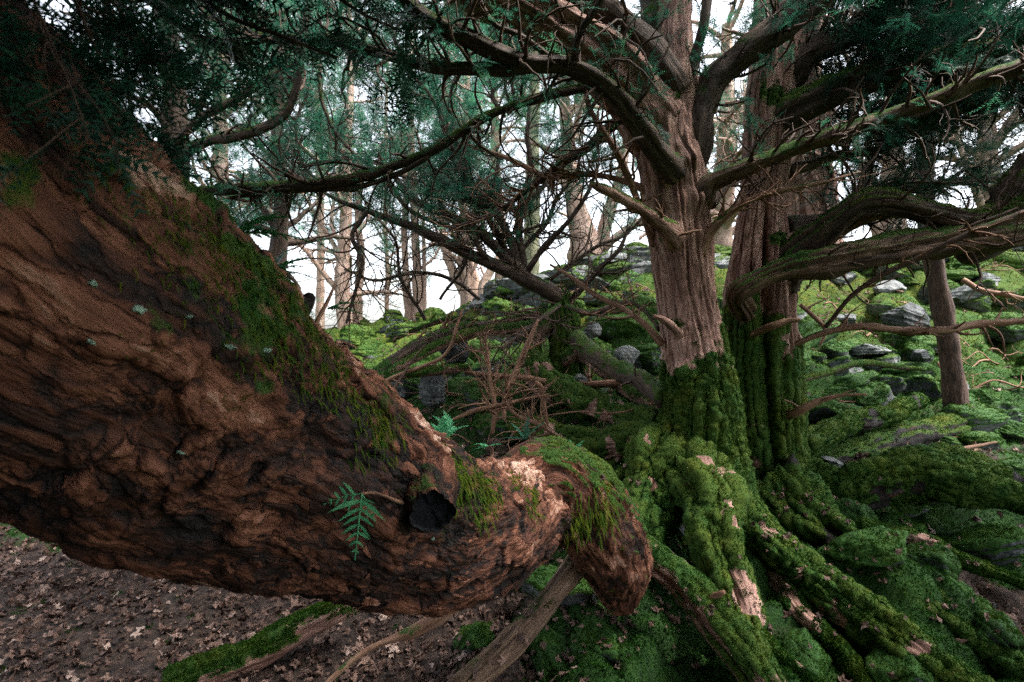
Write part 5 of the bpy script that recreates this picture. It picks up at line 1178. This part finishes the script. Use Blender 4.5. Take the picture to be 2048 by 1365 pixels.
# ================================================================== dead wood
def dead(name, label, pts, mat='twig_red', S=10, seed=0, amp=.2, crk=.012, extra=0, elen=(.1, .35), mossk=(-.1, .3), group=None, tn=0, cat='branch', flute=.1, tsz=.01):
    C = px_ctrl(pts); root = thing(name, label, cat, C[0, :3], group)
    g = Geo(); mg = Geo(); c, r, _ = limb(g, pts, S, seed, amp, flute, .02, crk, 2.2, moss_top(mossk[0], mossk[1], seed, 8), mg if tn else None, tn, tsz, .05, freq=24)
    o = part('stem', g, M[mat], root)
    if tn and mg.n: part('moss', mg, M['moss'], o)
    if extra:
        t = Geo(); a, ra = twigs(c, r, extra, elen, .55, (25, 70), .3, (0, 0, 0), .9, 9, .1, rmin=.0018); tubes(t, a, ra, 4)
        b, rb = twigs(a, ra, extra*2, (elen[0]*.5, elen[1]*.6), .6, (25, 70), .35, (0, 0, 0), .9, 7, .1, rmin=.0012); tubes(t, b, rb, 3)
        part('twigs', t, M['twig_red' if mat != 'twig' else 'twig'], root)
dead('mossy_log', 'half mossy fallen log under the leaning trunk at the bottom left', [(720, 1195, 2.15, 44), (670, 1225, 2.1, 46), (600, 1265, 2.08, 46), (530, 1305, 2.05, 54), (450, 1340, 2.0, 60), (340, 1380, 1.95, 62)], 'bark', 50, 3, .2, .015, mossk=(.28, .8), tn=12000, cat='log')
dead('fallen_branch', 'pale peeling fallen branch below the black-ended stub', [(925, 1195, 1.9, 20), (880, 1230, 1.9, 24), (830, 1262, 1.9, 22), (780, 1280, 1.9, 14), (720, 1310, 1.9, 11), (670, 1350, 1.88, 10), (620, 1400, 1.85, 9)], 'twig_red', 24, 4, .25, .012, mossk=(.1, .3))
dead('fallen_branch', 'red-brown dead branch lying level between the mossy stump and the fluted yew', [(1295, 768, 4.1, 12), (1240, 765, 4.15, 15), (1180, 768, 4.2, 14), (1110, 766, 4.25, 13), (1050, 756, 4.3, 12), (990, 752, 4.35, 10), (930, 745, 4.4, 8)], 'twig_red', 14, 5, extra=10)
dead('fallen_branch', 'short dead branch forking up to the fluted yew at the height of its moss', [(1325, 792, 3.7, 14), (1290, 775, 3.8, 16), (1250, 758, 3.9, 12), (1222, 738, 4.0, 6)], 'twig_red', 14, 6, extra=3)
dead('fallen_branch', 'pale bare branch standing on end in front of the mossy stump', [(1008, 840, 3.9, 9), (1012, 790, 3.95, 12), (1030, 745, 4.0, 13), (1045, 710, 4.05, 12), (1062, 670, 4.1, 9), (1075, 640, 4.15, 5)], 'twig_red', 14, 7, extra=10, elen=(.1, .4))
dead('fallen_branch', 'broken reddish branch pointing steeply down behind the leaning trunk', [(1070, 765, 3.6, 8), (1082, 775, 3.6, 10), (1088, 810, 3.6, 9), (1095, 850, 3.6, 7), (1102, 885, 3.6, 5)], 'twig_red', 12, 8, crk=.006)
dead('fallen_branch', 'whitish forked twig rising from the left side of the middle ground', [(740, 775, 4.0, 7), (790, 752, 4.0, 8), (840, 735, 4.0, 8), (880, 718, 4.0, 8), (902, 690, 4.0, 7), (912, 655, 4.0, 6), (925, 620, 4.05, 4)], 'twig_red', 10, 9, extra=6, elen=(.08, .3), mossk=(-.3, .1))
dead('fallen_branch', 'straight grey stick leaning behind the leaning trunk', [(775, 800, 3.9, 6), (800, 760, 3.95, 6), (830, 715, 4.0, 5), (850, 690, 4.0, 4)], 'twig', 8, 10, crk=.004)
dead('fallen_branch', 'thin dead branch arching low behind the sprig on the leaning trunk', [(905, 840, 3.4, 6), (950, 822, 3.45, 8), (1000, 812, 3.5, 8), (1050, 800, 3.55, 6), (1095, 790, 3.6, 4)], 'twig_red', 10, 11, extra=8)
dead('dead_brush', 'tangle of fine red dead twigs in the middle of the slope', [(985, 870, 3.7, 8), (990, 820, 3.75, 9), (980, 760, 3.8, 8), (975, 710, 3.85, 7), (968, 680, 3.9, 5)], 'twig_red', 10, 12, extra=26, elen=(.15, .6), cat='dead twigs')
dead('dead_brush', 'low tangle of fine dead twigs behind the middle of the leaning trunk', [(1130, 880, 3.3, 7), (1080, 850, 3.35, 8), (1030, 830, 3.4, 7), (1000, 790, 3.45, 5)], 'twig_red', 10, 13, extra=22, elen=(.15, .5), cat='dead twigs')
dead('fallen_branch', 'wispy dead branch reaching left from the fluted yew over the moss', [(1325, 795, 3.4, 6), (1280, 815, 3.3, 5), (1220, 826, 3.25, 4), (1160, 822, 3.2, 3), (1090, 830, 3.15, 2)], 'twig_red', 8, 14, extra=4)
dead('fallen_branch', 'forked bare branch lying on the moss below the slim trunk', [(1790, 925, 3.6, 7), (1830, 918, 3.62, 10), (1880, 908, 3.66, 11), (1930, 898, 3.7, 9), (1995, 886, 3.75, 4)], 'twig_red', 12, 15, extra=4, elen=(.1, .25), mossk=(-.3, .1))
dead('fallen_branch', 'mossy green stick lying across the slope right of the dark-limbed yew', [(1600, 760, 4.4, 12), (1660, 745, 4.5, 12), (1720, 728, 4.6, 12), (1790, 735, 4.7, 10), (1850, 740, 4.8, 7)], 'twig', 12, 16, mossk=(.6, .5), tn=1500)
dead('fallen_branch', 'pale dead branch on the upper slope near the right edge', [(1925, 560, 5.6, 10), (1960, 580, 5.5, 10), (2010, 590, 5.4, 9), (2080, 605, 5.3, 8)], 'twig_red', 10, 17, extra=8, mossk=(-.4, .1))
dead('fallen_branch', 'bleached curved branch on the slope under the low heavy limb', [(1600, 610, 4.6, 8), (1625, 630, 4.6, 9), (1650, 660, 4.6, 7), (1640, 690, 4.6, 5)], 'twig_red', 10, 18, extra=6, mossk=(-.4, .1))
dead('mossy_log', 'dark fallen log lying on the slope behind the leaning trunk', [(725, 770, 4.4, 26), (790, 725, 4.6, 30), (850, 690, 4.8, 30), (920, 660, 5.0, 26), (1000, 655, 5.1, 20), (1090, 645, 5.2, 14)], 'bark_dark', 24, 19, mossk=(.05, .6), tn=3000, cat='log', extra=14, elen=(.2, .7))
dead('mossy_log', 'short mossy green log beside the upright grey slabs', [(770, 760, 4.2, 14), (830, 748, 4.25, 18), (890, 742, 4.3, 18), (940, 738, 4.35, 12)], 'bark', 20, 20, mossk=(.6, .5), tn=3000, cat='log')
dead('fallen_branch', 'tapering peeling branch that juts from the mossy log at the bottom', [(1402, 1215, 2.0, 16), (1428, 1195, 1.98, 14), (1448, 1185, 1.95, 8)], 'twig_red', 10, 21, crk=.004)
rd = np.random.default_rng(77)
for k in range(85):
    y = rd.uniform(4.2, 8.2); x = rd.uniform(-.30, 1.0)*y; a = rd.uniform(-.6, .6)+(math.pi if rd.random() < .5 else 0); L = rd.uniform(.3, 1.1)
    n = 6; t = np.linspace(0, 1, n); X = x+np.cos(a)*L*t; Y = y+np.sin(a)*L*t*.6; Z = height(X, Y)+.03+rd.uniform(0, .12)*t+.02*rd.normal(size=n); w = rd.uniform(.004, .012)
    g = Geo(); C = np.column_stack([X, Y, Z, w*(1.2-t)]); c, r, _ = limb(g, None, 6, 500+k, .2, 0, .04, .02, ctrl=C)
    b, rb = twigs(c, r, 5, (.1, .35), .6, (25, 70), .3, (0, 0, .05), .7, 7, .1, rmin=.0022)
    root = thing('dead_stick', 'bare dead stick on the ' + ('lower' if y < 6 else 'upper') + ' slope, ' + ('left of the mossy stump' if x/y < .05 else 'behind the two big yews' if x/y < .55 else 'near the right edge'), 'stick', C[0, :3], 'dead sticks scattered over the mossy slope'); part('stem', g, M['twig_red'], root); t_ = Geo(); tubes(t_, b, rb, 4); part('twigs', t_, M['twig_red'], root)

# ================================================================== leaves
def maple(seed, n=5):
    rng = np.random.default_rng(seed); ang = np.radians([-125, -62, 0, 62, 125]); L = np.array([.55, .85, 1.0, .85, .55])*rng.uniform(.85, 1.1, 5)
    pts = [(-.32, .04)]
    for k in range(5):
        a, l = ang[k], L[k]
        for da, f in ((-.34, .60), (-.22, .74), (-.13, .68), (0, .92), (.13, .68), (.22, .74), (.34, .60)):
            pts.append((l*f*math.cos(a+da), l*f*math.sin(a+da)))
        if k < 4: am = (ang[k]+ang[k+1])/2; pts.append((.44*math.cos(am), .44*math.sin(am)))
    pts.append((-.32, -.04)); p = np.array(pts)*np.array([1, rng.uniform(.5, 1.0)])*(1+.10*rng.normal(size=(len(pts), 1)))
    c1, c2, tw = rng.uniform(-1.4, 1.6), rng.uniform(-1.6, 1.6), rng.uniform(-1.2, 1.2)
    def z(q): return c1*.35*q[:, 0]**2+c2*.45*q[:, 1]**2+tw*.4*q[:, 0]*q[:, 1]+.13*np.sin(q[:, 0]*6+q[:, 1]*5+tw*9)+.09*np.sin(q[:, 1]*11+c1*5)
    mid = p*.5; V = np.vstack([[[0, 0, .0]], np.column_stack([mid, z(mid)]), np.column_stack([p, z(p)])]); m = len(p)
    j = np.arange(m); j2 = (j+1) % m
    T = np.stack([np.zeros(m, int), 1+j, 1+j2], -1); Q = np.stack([1+j, 1+m+j, 1+m+j2, 1+j2], -1)
    return V, Q, T
MP = [maple(k) for k in range(10)]
def leaf_on(geo, x, y, size, rng, lift=.004, tiltk=.45, vr=None):
    V, Q, T = MP[int(rng.integers(0, 10))]; e = .03; z = float(height(x, y)); nx = -(float(height(x+e, y))-z)/e; ny = -(float(height(x, y+e))-z)/e
    return V, Q, T
def litter():
    G = Geo(); rng = np.random.default_rng(3)
    n = 15000; y = 1.75+3.4*rng.random(n)**.8; x = rng.uniform(-1.12, .25, n)*y
    y2 = rng.uniform(1.9, 8.0, 4200); x2 = rng.uniform(-.3, 1.05, 4200)*y2
    x = np.concatenate([x, x2]); y = np.concatenate([y, y2]); m = mossness(x, y); base = np.arange(len(x)) < n
    keep = np.where(m > .55, rng.random(len(x)) < np.where(base, .30, .5), True); x = x[keep]; y = y[keep]
    N_ = len(x); z = height(x, y); e = .03; nx = -(height(x+e, y)-z)/e; ny = -(height(x, y+e)-z)/e
    up = nrm(np.stack([nx, ny, np.ones(N_)], -1)+rng.normal(0, .5, (N_, 3))); a = rng.normal(size=(N_, 3)); ax = nrm(a-(a*up).sum(-1, keepdims=True)*up); ay = np.cross(up, ax)
    s = (.010+.032*rng.random(N_)**1.5)*(1+.10*y); wh = rng.integers(0, 10, N_); v = np.clip(rng.gamma(2.2, .17, N_), .0, 1)
    for k, (V, Q, T) in enumerate(MP):
        i = np.nonzero(wh == k)[0]; L = len(V)
        W = np.stack([x, y, z+.006+.014*rng.random(N_)], -1)[i][:, None]+s[i][:, None, None]*(V[None, :, 0:1]*ax[i][:, None]+V[None, :, 1:2]*ay[i][:, None]+V[None, :, 2:3]*up[i][:, None])
        off = (np.arange(len(i))*L)[:, None, None]
        G.add(W.reshape(-1, 3), (Q[None]+off).reshape(-1, 4), (T[None]+off).reshape(-1, 3), vr=np.clip(np.repeat(v[i], L)+rng.normal(0, .04, len(i)*L), 0, 1))
    single('leaf_litter', G, M['dead_leaf'], 'brown dead maple leaves covering the ground', 'leaf litter', kind='stuff')
litter()
LM = []
for k, (V, Q, T) in enumerate(MP):
    for v in (.22, .42, .66):
        g = Geo(); g.add(V, Q, T, vr=v); LM.append(g.mesh('fallen_leaf', M['dead_leaf']))
def leaf_obj(x, y, z, s, rot, label, group):
    o = bpy.data.objects.new('fallen_leaf', LM[random.randrange(len(LM))]); link(o); o.location = (x, y, z); o.scale = (s, s, s); o.rotation_euler = rot
    o['label'] = label; o['category'] = 'leaf'
    if group: o['group'] = group
dep = bpy.context.evaluated_depsgraph_get(); dep.update()
DR = [(1560, 1080, 60), (1600, 1100, 70), (1180, 1250, 60), (1080, 1300, 70), (1340, 1230, 45), (1740, 1100, 60), (1620, 1000, 40), (1850, 1180, 90), (1250, 960, 50), (1700, 1260, 90), (1980, 1200, 70), (950, 1290, 50), (1240, 1330, 60), (1500, 1300, 200), (1800, 1000, 200)]
rl = np.random.default_rng(12); cnt = 0
for tr_ in range(900):
    if cnt >= 150: break
    cx, cy, cs = DR[int(rl.integers(0, len(DR)))]; px, py = cx+rl.normal(0, cs), cy+rl.normal(0, cs*.6)
    if py > 1362 or px > 2046: continue
    dr = Vector(((px-1024)/F, 1, -(py-682.5)/F)); hit, loc, nor, fi, ob, mt = SC.ray_cast(dep, Vector(EYE), dr.normalized(), distance=8)
    if not hit or nor.z < .35 or (ob.name.startswith('trunk')) or ob.name.startswith('elbow'): continue
    s = rl.uniform(.018, .034); up = (nor+Vector(rl.normal(0, .25, 3))).normalized(); q = up.to_track_quat('Z', 'Y').to_euler(); 
    m = q.to_matrix() @ Matrix.Rotation(rl.uniform(0, 6.28), 3, 'Z')
    leaf_obj(loc.x+up.x*.01, loc.y+up.y*.01, loc.z+.012, s, m.to_euler(), 'curled brown dead leaf on the ' + ('moss under the elbow limb' if px < 1300 else 'mossy roots below the fluted yew' if px < 1560 else 'mossy roots below the dark-limbed yew' if px < 1780 else 'moss near the right edge') + (', at the bottom' if py > 1180 else ', higher up'), 'dead leaves scattered on the mossy roots'); cnt += 1

# ================================================================== ferns and seedling sprigs
def frond(geo, base, d, L, n=16, w=.32, droop=.35, up=(0, 0, 1), vr=.5, tip=.5, lw=.14):
    d = nrm(np.array(d, float)); upv = np.array(up, float); lat = nrm(np.cross(d, upv)); c = []
    for k in range(n+1):
        t = k/n; c.append(np.array(base)+d*L*t+np.array([0, 0, -droop*L*t*t]))
    c = np.array(c); T = nrm(np.gradient(c, axis=0)); tubes(geo, c[None], np.linspace(.006, .0025, n+1)[None]*L/.25*.8, 4, vr=vr)
    for k in range(1, n+1):
        t = k/n; l = random.uniform(.75, 1.15)*w*L*math.sin(math.pi*min(1, .18+.82*t)**tip)*(1-t*.35)+.02*L
        for s in (-1, 1):
            dd = nrm(lat*s+T[k]*random.uniform(.3, .75)+np.array([random.uniform(-.12, .12), random.uniform(-.25, .1), random.uniform(-.35, .12)])); b = c[k]; wv = T[k]*lw*l*.5+T[k]*.0015
            g1 = b+dd*l*.5+np.array([0, 0, .06*l])
            V = [b-wv*.6, b+wv*.6, g1+wv, g1-wv, b+dd*l]
            geo.add(V, [[0, 1, 2, 3]], [[3, 2, 4]], vr=np.clip(vr+random.uniform(-.25, .25), 0, 1))
def fern(name, label, px, py, d, dirs, L, mat='fern', cat='fern', **kw):
    b = P(px, py, d); root = thing(name, label, cat, b)
    for dd in dirs:
        g = Geo(); frond(g, b, dd, L*random.uniform(.8, 1.1), **kw); part('frond', g, M[mat], root)
fern('polypody_fern', 'drooping fern tuft on the leaning trunk, nearest the top left', 470, 470, .86, [(.8, .2, .7), (.9, .4, .3), (.6, .5, .9), (.4, .3, 1)], .13)
fern('polypody_fern', 'green fern fronds spreading left of the torn red stub', 545, 545, .95, [(.5, .2, .5), (.9, .2, .2), (.2, .3, .9), (.7, .5, .55), (-.3, .4, .8)], .085)
fern('polypody_fern', 'two flat fern fronds reaching right from behind the torn red stub', 655, 618, 1.04, [(1, .1, .15), (.9, .2, .5)], .095)
fern('fern', 'bluish green fern frond curling up behind the leaning trunk', 905, 870, 1.9, [(-.25, .2, .9), (-.5, .3, .7)], .16, 'needle_fresh', w=.22)
fern('yew_seedling', 'bushy bluish yew seedling behind the leaning trunk left of the dead twigs', 885, 880, 1.85, [(.0, .1, .9), (.35, .1, .8), (-.3, .2, .6), (.5, .2, .5)], .13, 'needle_fresh', cat='seedling', w=.25, lw=.1)
fern('yew_seedling', 'small flat sprig growing on top of the leaning trunk next to a red twig', 978, 893, 1.40, [(-.9, -.1, .1), (-.6, -.2, .35), (.5, -.1, .3)], .05, 'needle_fresh', cat='seedling', n=8, w=.42, lw=.12)
fern('yew_seedling', 'pale blue seedling on the moss just right of the elbow limb', 1150, 905, 2.6, [(-.2, .1, .7), (.3, .1, .6), (.1, -.2, .5)], .10, 'needle_fresh', cat='seedling', n=8, w=.35)
fern('yew_seedling', 'dark seedling with fine needles at the crown of the mossy elbow', 1050, 880, 1.75, [(.1, .1, .9), (-.4, .1, .7), (.5, .1, .7), (-.8, .1, .3)], .11, 'needle', cat='seedling', n=10, w=.25)
def sprig():
    g = Geo(); b, bn = surf_pt(LYV, LYN, 735, 985); b = b+nrm(EYE-b)*.06; a0, _ = surf_pt(LYV, LYN, 815, 1008)
    frond(g, b, (-.02, -.25, -.75), .085, n=8, w=.55, droop=.1, up=(0, -1, 0), vr=.55, tip=.6, lw=.10); frond(g, b, (-.75, -.1, -.05), .055, n=5, w=.5, droop=.2, up=(0, -1, .2), vr=.6, lw=.1)
    frond(g, b, (.5, -.2, -.75), .045, n=4, w=.5, droop=.1, up=(0, -1, 0), vr=.5, lw=.1)
    part('sprig', g, M['needle_fresh'], LY, 'bright green yew sprig growing from the side of the trunk')
    g = Geo(); cc_ = np.array([[*a0, .004], [*(a0*.7+b*.3+np.array([0, -.02, .012])), .003], [*(a0*.35+b*.65+np.array([0, -.015, .012])), .0025], [*b, .002]]); limb(g, None, 8, 5, .2, crk=.003, ctrl=cc_); part('twig', g, M['twig_red'], LY)
sprig()
